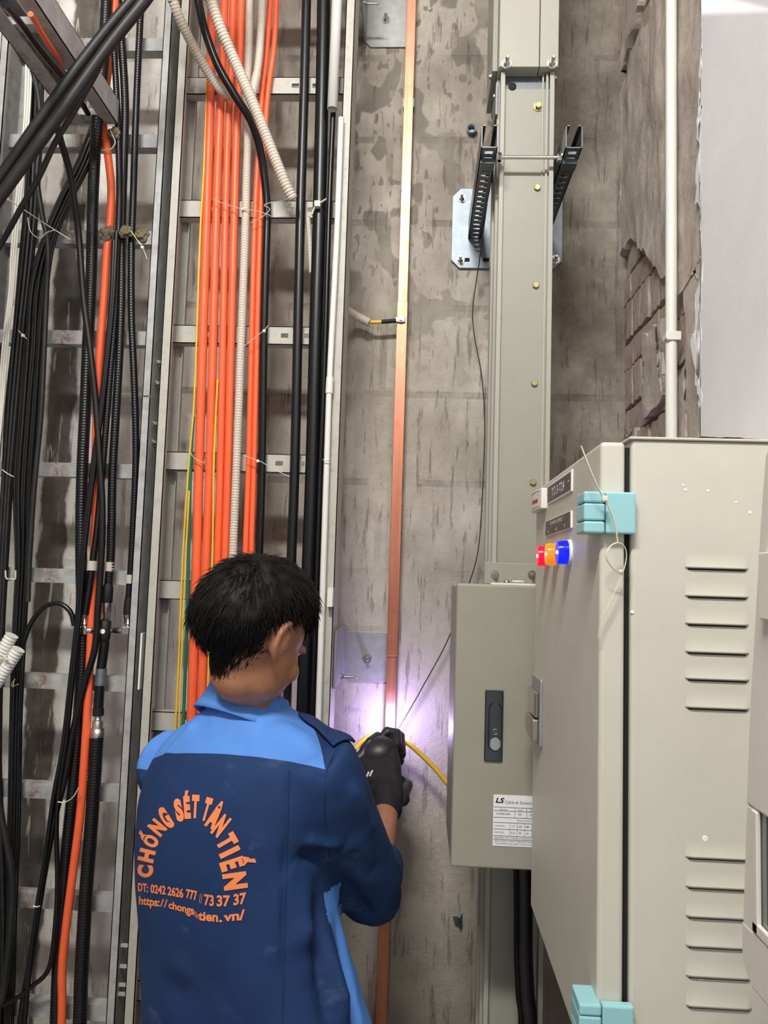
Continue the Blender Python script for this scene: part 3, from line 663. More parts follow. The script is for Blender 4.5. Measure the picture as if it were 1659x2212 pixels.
# ties and dried foam
tie('long pale nylon tie slanting over the left cable bundle', [(-10, 420), (14, 429), (50, 452), (100, 485), (152, 518)], 5.0, 1.62, head=(16, 430))
tie('bent white nylon tie hanging on the left cable bundle', [(60, 470), (66, 500), (86, 515), (100, 503), (118, 497)], 4.0, 1.72)
tie('white nylon tie at the tray end, curled', [(222, 325), (240, 322), (249, 308), (243, 292), (238, 280)], 5.0, 1.735)
tie('nylon tie with a long tail hanging from the foam lump', [(284, 500), (296, 518), (308, 535), (318, 560)], 4.0, 1.735, head=(308, 535))
tie('white nylon tie around the left cables at the tray corner', [(78, 305), (92, 298), (112, 305), (128, 312)], 4.0, 1.70)
tie('nylon tie on the far left cables above the splice', [(40, 714), (50, 725), (58, 732)], 4.0, 1.735, head=(50, 725))
tie('nylon tie on the far left cables at the fifth rung', [(5, 1015), (18, 1024), (30, 1030)], 5.0, 1.735)
tie('white nylon tie around the left cables, low down', [(125, 1732), (140, 1733), (158, 1722), (170, 1702)], 5.0, 1.72)
tie('white nylon tie on the slanting black cable near the bottom', [(72, 1957), (80, 1959), (86, 1957)], 5.0, 1.735)
tie('white nylon tie wrapped on the white conduits', [(-5, 1412), (10, 1418), (30, 1432)], 4.0, 1.675, head=(12, 1419))
tie('white nylon tie hooked on the left cables above the lower rung', [(28, 1485), (30, 1472), (33, 1465), (24, 1482), (40, 1478)], 3.5, 1.735)
tie('white clip on the far left cables at the sixth rung', [(12, 1232), (14, 1250), (26, 1250), (33, 1252), (34, 1232)], 6.0, 1.735)
for i, (px, py, s) in enumerate(((231, 504, 0.017), (272, 500, 0.015), (308, 508, 0.016), (247, 288, 0.015))):
    bm = bmesh.new(); bmesh.ops.create_icosphere(bm, subdivisions=3, radius=s)
    for v in bm.verts: v.co *= 1+0.55*noise.noise(v.co*110+Vector((i*9, 0, 0)))+0.25*noise.noise(v.co*260); v.co.y *= 0.6
    me = bpy.data.meshes.new('foam_lump'); bm.to_mesh(me); bm.free()
    o = link('foam_lump', me, M['foam']); o.location = at(px, py, 1.745)
    tag(o, 'brown lump of dried foam ' + ('around the lone orange cable', 'between the ribbed feeder cables', 'nearest the rail, with a tie tail', 'under the tray end')[i], 'foam', 'lumps of dried foam')

# ------------------------------------------------------------------ copper bar and its bond wire
cx0 = at(860, 620, WALL-0.03).x; cx1 = at(881, 620, WALL-0.03).x
cb = empty('copper_bar', ((cx0+cx1)/2, WALL-0.02, 0.0), 'flat copper earthing bar running down the wall', 'copper bar')
zc = [3.4, at(870, 655, 1.97).z, at(860, 1392, 1.97).z, at(845, 1580, 1.97).z]
bevel(MB().box(cx0, cx1, WALL-0.026, WALL-0.020, zc[1]-0.04, zc[0]).build('bar_length', M['copper'], cb), 0.001)
bevel(MB().box(cx0-0.001, cx1+0.001, WALL-0.032, WALL-0.0265, zc[2]-0.03, zc[1]+0.005).build('bar_length', M['copper'], cb), 0.001)
bevel(MB().box(cx0, cx1, WALL-0.026, WALL-0.020, zc[3]-0.005, zc[2]).build('bar_length', M['copper'], cb), 0.001)
bevel(MB().box(cx0-0.001, cx1+0.001, WALL-0.026, WALL-0.020, 0.05, zc[3]-0.007).build('bar_length', M['copper'], cb), 0.001)
for z in (2.9, 2.2, 1.75, 1.45, 0.7):
    MB().box(cx0-0.002, cx1+0.002, WALL-0.020, WALL, z-0.012, z+0.012).build('standoff', M['galv'], cb)
bw = cable('bond_wire', 'yellow and black bond wire bolted to the copper bar', 'wire', [(775, 690), (795, 695), (812, 696), (826, 695)], 8.5, 1.955, 'yellow')
cable('black_sleeve', None, None, [(824, 695), (840, 694), (856, 692.5)], 9.5, 1.955, 'rubber', parent=bw)
p0 = at(866, 691, 1.966)
bevel(MB().box(at(853, 691, 1.96).x, p0.x+0.011, 1.962, 1.965, p0.z-0.007, p0.z+0.007).build('lug', M['steel'], bw), 0.002)
bolt((p0.x, 1.962, p0.z), (0, -1, 0), 'small', 'steel', bw)
cable('ribbed_conduit', 'short beige ribbed conduit poking out beside the rail above the bond wire', 'conduit', [(735, 660, 1.9), (752, 672, 1.93), (768, 682, 1.95), (784, 690, 1.956), (798, 697, 1.955)], 20, 1.94, 'conduit', 'beige ribbed conduits', 0.13, 0.0072)

# thin dark wire hanging from the strut to the weld
cable('thin_wire', 'thin dark wire hanging from the strut and running slack to the weld', 'wire', [(1052, 440, 1.75), (1036, 560, 1.93), (1022, 660, 1.96), (1024, 720, 1.965), (1040, 810, 1.97), (1047, 900, 1.97), (1044, 1020, 1.97), (1034, 1180, 1.96), (1010, 1270, 1.96), (966, 1385, 1.965), (915, 1480, 1.967), (884, 1535, 1.967), (858, 1578, 1.966)], 2.6, 1.9, 'wire', per=10)

# pipe stub in the wall
ps = at(1018, 284, WALL)
mb = MB(); mb.lathe((ps.x, WALL+0.01, ps.z), (0, -1, 0), [(0.011, 0), (0.0135, 0.022), (0.0135, 0.026), (0.0095, 0.026), (0.0085, 0.012)], 16)
mb.build('pipe_stub', M['galv'], None, 'short grey pipe stub sticking out of the wall left of the busbar trunking', 'pipe')
hk = at(990, 1988, WALL-0.002)
mb = MB(); mb.prism([(hk.x-0.014, WALL-0.002, hk.z+0.008), (hk.x-0.002, WALL-0.012, hk.z+0.010), (hk.x+0.004, WALL-0.006, hk.z+0.004), (hk.x+0.009, WALL-0.004, hk.z+0.018), (hk.x+0.010, WALL-0.006, hk.z-0.012), (hk.x+0.004, WALL-0.014, hk.z-0.015), (hk.x-0.001, WALL-0.012, hk.z-0.004), (hk.x-0.010, WALL-0.012, hk.z-0.003)], (0, 0.006, 0))
mb.build('torn_metal_scrap', M['galv_dark'], None, 'small torn metal scrap sticking out of the wall low down', 'scrap')

# ------------------------------------------------------------------ busbar trunking
TF, TB = 1.63, 1.80
tx0 = at(1074, 600, TF).x; tx1 = at(1193, 600, TF).x
ztop = at(1130, 152, TF).z
tk = empty('busbar_trunking', ((tx0+tx1)/2, 1.72, 0.02), 'tall grey-green busbar trunking rising up the wall', 'busbar trunking')
zj = [0.05, 3.4]
bevel(MB().box(tx0+0.004, tx1-0.004, TF+0.012, TB, 0.05, ztop-0.035).build('housing', M['trunk'], tk), 0.001)
for a, b, f in ((tx0-0.0, tx0+0.010, TF), (tx0-0.005, tx0+0.003, TF+0.030), (tx0-0.008, tx0+0.003, TF+0.075), (tx0-0.005, tx0+0.003, TF+0.12)):
    bevel(MB().box(a, b, f, f+0.022, 0.05, ztop-0.002).build('edge_flange', M['trunk_edge'], tk), 0.0015)
for a, b, f in ((tx1-0.010, tx1, TF), (tx1-0.018, tx1-0.0125, TF+0.006), (tx1-0.026, tx1-0.022, TF+0.009)):
    bevel(MB().box(a, b, f, f+0.03, 0.05, ztop-0.002).build('edge_flange', M['trunk_edge'], tk), 0.0012)
zb = at(1130, 372, TF).z
for px, py in ((1168, 231), (1162, 408), (1156, 618), (1150, 829), (1144, 1042)):
    q = at(px, py, TF+0.012); bolt((at(1163, py, TF).x*0+tx1-0.034, TF+0.012, q.z), (0, -1, 0), 'bolt', 'brass', tk)
hq = at(1107, 186, TF+0.01); MB().lathe((hq.x, TF+0.0125, hq.z), (0, -1, 0), [(0.009, 0), (0.009, 0.002), (0.006, 0.002)], 14).build('hole_rim', M['dark'], tk)
MB().box(tx0+0.008, tx1-0.008, TF+0.008, TF+0.0125, 0.9, zb-0.004).build('cover_panel', M['trunk'], tk)
# joint cover at the top
jx0 = at(1079, 100, TF-0.012).x; jx1 = at(1207, 100, TF-0.012).x; jm = at(1166, 100, TF-0.012).x
bevel(MB().box(jx0, jm-0.0008, TF-0.012, TB+0.01, ztop, 3.4).build('joint_cover', M['trunk_edge'], tk), 0.0015)
bevel(MB().box(jm+0.0008, jx1, TF-0.012, TB+0.01, ztop, 3.4).build('joint_cover', M['trunk_edge'], tk), 0.0015)
bevel(MB().box(jx0-0.012, jx0-0.0006, TF+0.02, TB+0.01, ztop+0.012, 3.4).build('side_cover', M['trunk'], tk), 0.001)
MB().box(tx0+0.010, tx1-0.010, TF+0.02, TF+0.03, ztop-0.036, ztop).build('recess_back', M['galv_dark'], tk)
for px in (1094, 1192): bolt(at(px, 138, TF-0.012), (0, -1, 0), 'stud', 'steel', tk)
q = at(1094, 138, TF); bolt((jx0-0.012, TF+0.045, q.z), (-1, 0, 0), 'small', 'steel', tk); bolt((jx1, TF+0.05, q.z), (1, 0, 0), 'small', 'steel', tk)
q = at(1058, 203, TF+0.05); bolt((tx0-0.006, TF+0.06, q.z), (-1, 0, 0), 'small', 'steel', tk)
MB().box(tx0-0.009, tx0-0.005, TF+0.02, TF+0.10, at(1058, 235, TF).z, at(1058, 165, TF).z).build('side_clip', M['galv_dark'], tk)
# end flange above the plug-in box
ef0 = at(1040, 1214, TF-0.01); ef1 = at(1250, 1257, TF-0.01)
bevel(MB().box(tx0-0.016, tx1+0.01, TF-0.012, TF, at(1100, 1262, TF).z, ef0.z).build('end_flange', M['trunk'], tk), 0.001)
for px in (1069, 1149): bolt(at(px, 1241, TF-0.012), (0, -1, 0), 'long', 'steel', tk)

# support bracket: wall plate, two slotted struts, threaded rod
br = empty('support_bracket', (at(1090, 585, WALL).x, WALL, at(1000, 585, WALL).z), 'galvanised wall bracket with two slotted struts and a threaded rod holding the trunking', 'bracket')
pa = at(978, 410, WALL); pb = at(1213, 584, WALL); k = 0.022
lp = [(pa.x+k, pb.z), (pb.x-k, pb.z), (pb.x, pb.z+k), (pb.x, pa.z-k), (pb.x-k, pa.z), (pa.x+k, pa.z), (pa.x, pa.z-k), (pa.x, pb.z+k)]
bevel(MB().prism([(a, WALL-0.008, b) for a, b in lp], (0, 0.008, 0)).build('wall_plate', M['galv'], br), 0.001)
for px, py in ((997, 428), (994, 561)): bolt(at(px, py, WALL-0.008), (0, -1, 0), 'stud', 'steel', br)
bolt((pb.x-0.018, WALL-0.008, at(994, 561, WALL).z), (0, -1, 0), 'stud', 'steel', br); bolt((pb.x-0.018, WALL-0.008, at(994, 428, WALL).z), (0, -1, 0), 'stud', 'steel', br)
for px in (1000, 1042):
    s = at(px+8, 561, WALL-0.009); MB().box(s.x-0.008, s.x+0.008, WALL-0.0088, WALL-0.0079, s.z-0.005, s.z+0.005).build('slot', M['dark'], br)
zs = at(1030, 515, WALL-0.01).z; SY0, SY1 = 1.555, WALL-0.008
def strut(x0, x1):
    h = 0.05; mb = MB(); th = 0.002
    # channel lying along Y, slotted face down, open side up
    mb.box(x0, x0+th, SY0, SY1, zs, zs+h); mb.box(x1-th, x1, SY0, SY1, zs, zs+h)
    xm0, xm1 = x0+(x1-x0)*0.25, x0+(x1-x0)*0.75
    mb.box(x0, xm0, SY0, SY1, zs, zs+th); mb.box(xm1, x1, SY0, SY1, zs, zs+th)
    y = SY0
    while y < SY1:
        mb.box(xm0, xm1, y, min(y+0.014, SY1), zs, zs+th); y += 0.024
    mb.box(x0, x0+0.009, SY0, SY1, zs+h-th, zs+h); mb.box(x1-0.009, x1, SY0, SY1, zs+h-th, zs+h)
    return mb
s0 = at(1011, 517, WALL-0.008).x; s1 = at(1039, 517, WALL-0.008).x
strut(s0, s1).build('strut', M['galv_dark'], br)
rx = tx1+0.012; strut(rx, rx+(s1-s0)).build('strut', M['galv_dark'], br)
ra = Vector((s0+0.004, TF-0.02, zs+0.012)); rz = at(1130, 341, TF-0.02).z
ry = TF-0.022
MB().cyl((s1-0.012, ry, rz), (rx+0.028, ry, rz), 0.0042, 12).build('threaded_rod', M['steel'], br)
for x in (s1+0.006, tx0-0.006, tx1+0.004, tx1+0.013):
    MB().lathe((x, ry, rz), (1, 0, 0), [(0.0095, 0), (0.0095, 0.007)], 6, smooth=False).build('nut', M['steel'], br)
for x in (s1+0.002, rx-0.002):
    MB().lathe((x, ry, rz), (1, 0, 0), [(0.013, 0), (0.013, 0.0025)], 18).build('washer', M['steel'], br)
for a in (s0, rx):
    MB().box(a+0.002, a+(s1-s0)-0.002, ry-0.012, ry+0.02, rz-0.02, rz+0.012).build('end_lug', M['galv_dark'], br)

# black wrapped cables below the plug-in box
cable('wrapped_cable', 'black plastic-wrapped cable hanging below the grey plug-in box', 'cable', [(1128, 1840, 1.56), (1130, 1960, 1.56), (1130, 2060, 1.56), (1134, 2150, 1.555), (1140, 2290, 1.55)], 40, 1.56, 'black_gloss')
cable('grey_conduit', 'dark grey conduit behind the black wrapped cable', 'conduit', [(1153, 1860, 1.6), (1152, 2000, 1.6), (1151, 2290, 1.6)], 10, 1.6, 'rail_old')

# ------------------------------------------------------------------ plug-in box
BF, BB = 1.39, 1.615
bx0 = at(984, 1400, BF).x; bx1 = bx0+0.27; bz1 = at(1060, 1262, BF).z; bz0 = at(1060, 1877, BF).z
pb_ = empty('plug_in_box', (bx0+0.13, BF+0.1, bz0), 'grey-green plug-in breaker box with a chrome handle, beside the large cabinet', 'electrical box')
bevel(MB().box(bx0, bx1, BF+0.022, BB, bz0+0.004, bz1-0.004).build('body', M['cabinet_dark'], pb_), 0.003)
bevel(MB().box(bx0, bx1, BF, BF+0.020, bz0, bz1).build('door', M['cabinet_dark'], pb_), 0.004, 3)
h0 = at(1048, 1490, BF); h1 = at(1085, 1645, BF)
hd = bevel(MB().box(h0.x, h1.x, BF-0.004, BF+0.001, h1.z, h0.z).build('handle', M['chrome_dark_reflection'], pb_), 0.002, 2)
hx = (h0.x+h1.x)/2; hw = (h1.x-h0.x)
def pill(x, z0, z1, r, y0, y1):
    n = 10; L = [(x+r*math.cos(a), z1-r+r*math.sin(a)) for a in [math.pi*i/n for i in range(n+1)]]+[(x-r*math.cos(a), z0+r-r*math.sin(a)) for a in [math.pi*i/n for i in range(n+1)]]
    return MB().prism([(a, y0, b) for a, b in L], (0, y1-y0, 0))
bevel(pill(hx+0.002, h1.z+0.018, h0.z-0.021, hw*0.37, BF-0.010, BF-0.004).build('lever', M['chrome_dark_reflection'], hd), 0.002)
MB().lathe((hx+0.002, BF-0.010, h1.z+0.052), (0, -1, 0), [(0.006, 0), (0.006, 0.002), (0.0035, 0.002), (0.003, 0.0005)], 16).build('keyhole', M['galv_dark'], hd)
bevel(pill(hx+0.002, h1.z+0.021, h1.z+0.044, hw*0.30, BF-0.014, BF-0.010).build('push_button', M['chrome'], hd), 0.001)
# label
y0 = BF-0.0008
l0 = at(1066, 1716, BF); l1 = at(1058, 1826, BF); lx1 = l0.x+0.105
lb = tag(MB().prism([(l0.x, y0, l0.z), (lx1, y0, l0.z), (lx1, y0, l1.z), (l0.x, y0, l1.z)], (0, 0.0006, 0)).build('label_plate', M['paper'], pb_), 'white paper rating label')
lh = l0.z-l1.z
def LT(s, fx, fz, h, mat, w_=None, bold=0.0, shear=0.0):
    letters('lettering', s, M[mat], lb, w=w_, h=h, origin=(l0.x+fx*0.105, y0-0.0004, l0.z-fz*lh), bold=bold, shear=shear)
LT('LS', 0.035, 0.155, 0.0085, 'navy_ink', 0.0155, 0.03, 0.25)
LT('Cable & System', 0.19, 0.165, 0.0052, 'grey_ink', 0.046)
for fz in (0.24, 0.31, 0.44, 0.54, 0.67, 0.80, 0.87):
    MB().box(l0.x+0.001, lx1-0.001, y0-0.0004, y0, l0.z-fz*lh-0.0004, l0.z-fz*lh+0.0004).build('rule', M['grey_ink'], lb)
for fx, a, b in ((0.36, 0.24, 0.44), (0.55, 0.24, 0.44), (0.74, 0.24, 0.44), (0.28, 0.54, 0.80), (0.40, 0.54, 0.80), (0.52, 0.54, 0.80), (0.64, 0.54, 0.80), (0.76, 0.54, 0.80)):
    MB().box(l0.x+fx*0.105-0.0003, l0.x+fx*0.105+0.0003, y0-0.0004, y0, l0.z-b*lh, l0.z-a*lh).build('rule', M['grey_ink'], lb)
for s, fx, fz, hh, m_ in (('Cat-No', 0.11, 0.30, 0.003, 'grey_ink'), ('Amp', 0.41, 0.30, 0.003, 'grey_ink'), ('Amp', 0.61, 0.27, 0.0022, 'grey_ink'), ('Frame', 0.60, 0.305, 0.0022, 'grey_ink'),
                       ('312ABG125A', 0.05, 0.385, 0.0032, 'black_ink'), ('125', 0.41, 0.385, 0.0032, 'black_ink'), ('125', 0.60, 0.385, 0.0032, 'black_ink'),
                       ('Short circuit rating', 0.40, 0.505, 0.0032, 'grey_ink'), ('Volts Max', 0.03, 0.62, 0.003, 'grey_ink'), ('[V]', 0.31, 0.62, 0.003, 'grey_ink'), ('220', 0.42, 0.62, 0.003, 'black_ink'), ('380', 0.54, 0.62, 0.003, 'black_ink'), ('415', 0.655, 0.62, 0.003, 'black_ink'),
                       ('RMS SYM', 0.03, 0.75, 0.003, 'grey_ink'), ('[kA]', 0.30, 0.75, 0.003, 'grey_ink'), ('85', 0.43, 0.75, 0.003, 'black_ink'), ('42', 0.55, 0.75, 0.003, 'black_ink'), ('37', 0.665, 0.75, 0.003, 'black_ink'),
                       ('EQUIPPED WITH THERMAL MAGNETIC', 0.03, 0.85, 0.0026, 'grey_ink'), ('REPLACEMENT CIRCUIT BREAKERS SHALL BE', 0.03, 0.915, 0.0026, 'grey_ink'), ('TYPE,AMPERE AND SHORT CIRCUIT RATING', 0.03, 0.965, 0.0026, 'grey_ink')):
    LT(s, fx, fz, hh, m_)
# loose strip and screws lying on top of the box
st0 = at(1060, 1258, BF+0.02); 
MB().box(st0.x, bx1-0.02, BF+0.01, BF+0.05, bz1-0.003, bz1+0.003).build('plastic_strip', M['white_pvc'], None, 'flat white strip lying on top of the plug-in box', 'strip')
sc = empty('loose_screw', (st0.x+0.035, BF+0.03, bz1+0.005), 'loose screw lying on the white strip on the plug-in box', 'screw')
MB().cyl((st0.x+0.042, BF+0.03, bz1+0.0065), (st0.x+0.060, BF+0.028, bz1+0.0065), 0.002, 8).build('shank', M['steel'], sc)
MB().lathe((st0.x+0.042, BF+0.03, bz1+0.0065), (-1, 0, 0), [(0.0035, 0), (0.0035, 0.003)], 8).build('head', M['steel'], sc)
MB().lathe((st0.x+0.03, BF+0.03, bz1+0.003), (0, 0, 1), [(0.006, 0), (0.006, 0.003), (0.003, 0.006)], 6).build('loose_nut', M['brass'], None, 'loose brass nut lying on the white strip on the plug-in box', 'nut')

# ------------------------------------------------------------------ large cabinet on the right
CN, CF = 0.87, 1.35
dX0 = at(1294, 1500, CN).x; dX1 = at(1349, 1500, CN).x; cX0 = at(1362, 1500, CN).x; cX1 = RIGHT-0.016
ctop = at(1320, 952, CN).z; cbot = atX(1157, 1990, dX0).z
cab = empty('electrical_cabinet', ((dX0+cX1)/2, (CN+CF)/2, cbot), 'large pale grey electrical cabinet with louvred side and indicator lamps, on the right', 'electrical cabinet')
mb = MB(); mb.box(cX0, cX1, CN, CF, cbot, ctop+0.002)
bevel(mb.build('body', M['cabinet'], cab), 0.004, 3)
bevel(MB().box(cX0-0.003, cX1, CN-0.003, CF+0.003, ctop+0.002, ctop+0.005).build('top_lid', M['cabinet'], cab), 0.001)
MB().box(dX1-0.004, cX0+0.004, CN+0.008, CF-0.005, cbot+0.008, ctop-0.006).build('gasket', M['dark'], cab)
door = bevel(MB().box(dX0, dX1, CN, CF, cbot, ctop-0.001).build('door', M['cabinet'], cab), 0.005, 3)
# louvres
def louver_mesh(L, H, D):
    nu, nv = 24, 8; vs = []; fs = []
    for j in range(nv+1):
        for i in range(nu+1):
            u = i/nu*2-1; v = j/nv
            e = max(0.0, 1-max(0, (abs(u)-0.80)/0.20)**2)
            a = v*v
            vs.append((u*L/2, -D*a*e - 0.0002, H/2-v*H))
    for j in range(nv):
        for i in range(nu):
            b = j*(nu+1)+i; fs.append((b, b+1, b+nu+2, b+nu+1))
    b0 = len(vs); 
    for i in range(nu+1):
        u = i/nu*2-1; vs.append((u*L/2*0.985, 0.0008, -H/2+0.0028))
    for i in range(nu): a = nv*(nu+1)+i; fs.append((a, a+1, b0+i+1, b0+i))
    me = bpy.data.meshes.new('louver'); me.from_pydata(vs, [], fs)
    for i, p in enumerate(me.polygons): p.use_smooth = i < nu*nv
    me.materials.append(M['cabinet']); return me
lx = (at(1481, 1232, CN).x+at(1615, 1232, CN).x)/2; LL = at(1616, 1232, CN).x-at(1480, 1232, CN).x
lm = louver_mesh(LL, 0.018, 0.0025)
slot = MB().box(-LL/2+0.003, LL/2-0.003, -0.0006, 0.0004, -0.0108, -0.0088).mesh('louver_slot')
for y in (1232, 1293, 1353, 1414, 1472, 1534, 1858, 1922, 1986, 2050, 2115, 2180):
    q = at(1548, y, CN); zc_ = q.z+0.0105
    lo = link('louver', lm, None, cab); lo.location = (lx, CN, zc_)
    s_ = link('slot', slot, M['dark'], cab); s_.location = (lx, CN, zc_)
# hinges
def hinge(zt, zb_):
    hx0 = at(1259, 1100, CN-0.006).x; hx1 = cX0+0.002; xm = at(1308, 1100, CN-0.012).x; hh = zt-zb_; y0, y1 = CN-0.012, CN+0.03
    root = bevel(MB().box(xm+0.0006, hx1, y0, CN-0.0005, zb_, zt).build('hinge', M['teal'], cab), 0.002, 2)
    tag(root, 'pale teal hinge')
    for a, b in ((0.0, 0.27), (0.285, 0.70), (0.715, 1.0)):
        bevel(MB().box(hx0, xm-0.0004, y0, y1 if True else 0, zt-b*hh, zt-a*hh).build('knuckle', M['teal'], root), 0.0022, 2)
    MB().box(hx0+0.002, dX0+0.002, y0+0.004, y1-0.002, zb_+0.002, zt-0.002).build('pin', M['dark'], root)
    return root
hinge(at(1300, 1062, CN-0.01).z, at(1300, 1152, CN-0.01).z)
hinge(at(1300, 2170, CN-0.01).z, max(cbot+0.03, at(1300, 2262, CN-0.01).z))
# door furniture (faces -X; reading direction is -Y)
def plate(name, pts_far, pts_near, mat, th=0.0015, parent=door, x=dX0):
    a = atX(*pts_far[0], x); b = atX(*pts_far[1], x); c = atX(*pts_near[0], x)
    return bevel(MB().box(x-th, x+0.0005, c.y, a.y, b.z, a.z).build(name, M[mat], parent), 0.0006, 1), a, b, c
def ptext(name, s, mat, parent, yfar, ynear, z0, h, x, bold=0.0, shear=0.0):
    return letters(name, s, M[mat], parent, w=yfar-ynear, h=h, origin=(x, yfar, z0), xa=(0, -1, 0), ya=(0, 0, 1), bold=bold, shear=shear)
npl, a, b, c = plate('name_plate', ((1186, 1050), (1186, 1090)), ((1238, 1015), (1238, 1060)), 'white_ink', 0.002)
yf, yn, zt, zb2 = a.y, c.y, a.z, b.z; hgt = zt-zb2; wid = yf-yn
MB().box(dX0-0.0026, dX0-0.0015, yn+wid*0.03, yf-wid*0.01, zb2+hgt*0.10, zt-hgt*0.10).build('face', M['plate_dark'], npl)
ptext('lettering', 'TĐ.3-T24', 'white_ink', npl, yf-wid*0.22, yn+wid*0.24, zb2+hgt*0.28, hgt*0.44, dX0-0.0029, 0.012)
for yy in (yf-wid*0.04, yn+wid*0.08): MB().lathe((dX0-0.0026, yy, (zt+zb2)/2), (-1, 0, 0), [(0.0025, 0), (0.0018, 0.0015)], 10).build('screw', M['steel'], npl)
spl, a, b, c = plate('supply_plate', ((1182, 1127), (1182, 1158)), ((1237, 1100), (1237, 1140)), 'white_ink', 0.002)
yf, yn, zt, zb2 = a.y, c.y, a.z, b.z; hgt = zt-zb2; wid = yf-yn
MB().box(dX0-0.0026, dX0-0.0015, yn+wid*0.03, yf-wid*0.01, zb2+hgt*0.48, zt-hgt*0.03).build('face', M['plate_dark'], spl)
for i in range(3):
    MB().box(dX0-0.0026, dX0-0.0015, yn+wid*(0.03+i*0.325), yn+wid*(0.03+(i+1)*0.325-0.01), zb2+hgt*0.03, zb2+hgt*0.45).build('face', M['plate_dark'], spl)
    ptext('lettering', 'TSR'[i], 'white_ink', spl, yn+wid*(0.03+i*0.325+0.20), yn+wid*(0.03+i*0.325+0.13), zb2+hgt*0.14, hgt*0.18, dX0-0.0029)
ptext('lettering', 'POWER SUPPLY', 'white_ink', spl, yf-wid*0.22, yn+wid*0.26, zb2+hgt*0.60, hgt*0.24, dX0-0.0029, 0.01)
# maker's plate, bowed white block with red frame
a = atX(1157, 1066, dX0-0.006); b = atX(1157, 1106, dX0-0.006); c = atX(1182, 1050, dX0)
yf, yn, zt, zb2 = a.y+0.02, c.y, a.z, b.z-0.001
mb = MB(); n = 10; zz = []
mk = bevel(MB().prism([(dX0-0.009-0.005*math.sin(math.pi*i/n), yf+(yn-yf)*i/n, zb2) for i in range(n+1)]+[(dX0+0.0005, yn, zb2), (dX0+0.0005, yf, zb2)], (0, 0, zt-zb2)).build('maker_plate', M['white_pvc'], door), 0.0015)
hgt = zt-zb2; wid = yf-yn; xs = dX0-0.0146
for z_, t_ in ((zb2+hgt*0.12, 0.0007), (zt-hgt*0.12, 0.0007)):
    MB().prism([(dX0-0.0094-0.005*math.sin(math.pi*i/n), yf+(yn-yf)*i/n, z_) for i in range(1, n)]+[(dX0-0.006, yn+0.008, z_), (dX0-0.006, yf-0.008, z_)], (0, 0, t_)).build('red_line', M['red_ink'], mk)
v, f = text_mesh('wee', w=wid*0.52, h=hgt*0.26, origin=(0, 0, 0), xa=(1, 0, 0), ya=(0, 0, 1), bold=0.03)
v = [(dX0-0.0096-0.005*math.sin(math.pi*(0.30+p.x/wid)), yf-wid*0.30-p.x, zb2+hgt*0.36+p.z) for p in v]
me = bpy.data.meshes.new('lettering'); me.from_pydata(v, [], f); link('lettering', me, M['red_ink'], mk)
ptext('trade_mark', '®', 'red_ink', mk, yn+wid*0.18, yn+wid*0.08, zt-hgt*0.34, hgt*0.10, dX0-0.0122)
# indicator lamps
for px, py, mt, nm in ((1189, 1201, 'lamp_red', 'red'), (1210, 1197, 'lamp_amber', 'amber'), (1237, 1193, 'lamp_blue', 'blue')):
    c = atX(px, py, dX0); r = 0.0165
    root = MB().lathe((dX0, c.y+r, c.z), (-1, 0, 0), [(r*1.06, -0.001), (r*1.06, 0.004), (r*1.0, 0.004)], 28).build('indicator_lamp', M['white_pvc'], door); tag(root, '%s lit indicator lamp' % nm)
    MB().lathe((dX0-0.004, c.y+r, c.z), (-1, 0, 0), [(r*0.97, 0), (r*0.97, 0.010), (r*0.90, 0.0135)], 28).build('lens', M[mt], root)
    MB().lathe((dX0-0.0176, c.y+r, c.z), (-1, 0, 0), [(0.0028, 0), (0.0018, 0.001)], 12).build('led', M['led'], root)
# cabinet handle at the far edge
ht = atX(1166, 1462, dX0); hb = atX(1166, 1608, dX0); yh = atX(1173, 1530, dX0).y
hd = bevel(MB().box(dX0-0.005, dX0+0.0005, yh, CF-0.012, hb.z, ht.z).build('handle', M['galv_plate'], door), 0.004, 2)
bevel(MB().box(dX0-0.013, dX0-0.005, yh+0.006, CF-0.018, hb.z+0.045, ht.z-0.02).build('lever', M['chrome'], hd), 0.003, 2)
bevel(MB().box(dX0-0.016, dX0-0.005, yh+0.006, CF-0.018, hb.z+0.008, hb.z+0.043).build('push_button', M['steel'], hd), 0.003, 2)
# ties on the hinge
tie('long nylon tie stuck through the teal hinge, pointing up left', [(1255, 963, 0.84), (1275, 1015, 0.84), (1290, 1050, 0.842), (1305, 1077, 0.845), (1320, 1105, 0.846), (1330, 1140, 0.848), (1334, 1172, 0.85)], 7.0, 0.845, 'nylon ties on the cabinet hinge', head=(1306, 1077))
tie('nylon tie hanging in a loop below the teal hinge with a long tail', [(1292, 1378, 0.862), (1300, 1340, 0.86), (1325, 1285, 0.858), (1345, 1238, 0.856), (1353, 1205, 0.855), (1350, 1182, 0.853), (1336, 1172, 0.85), (1318, 1180, 0.848), (1309, 1200, 0.848), (1316, 1218, 0.85), (1330, 1233, 0.853), (1342, 1240, 0.856)], 4.4, 0.855, 'nylon ties on the cabinet hinge', head=(1341, 1234))
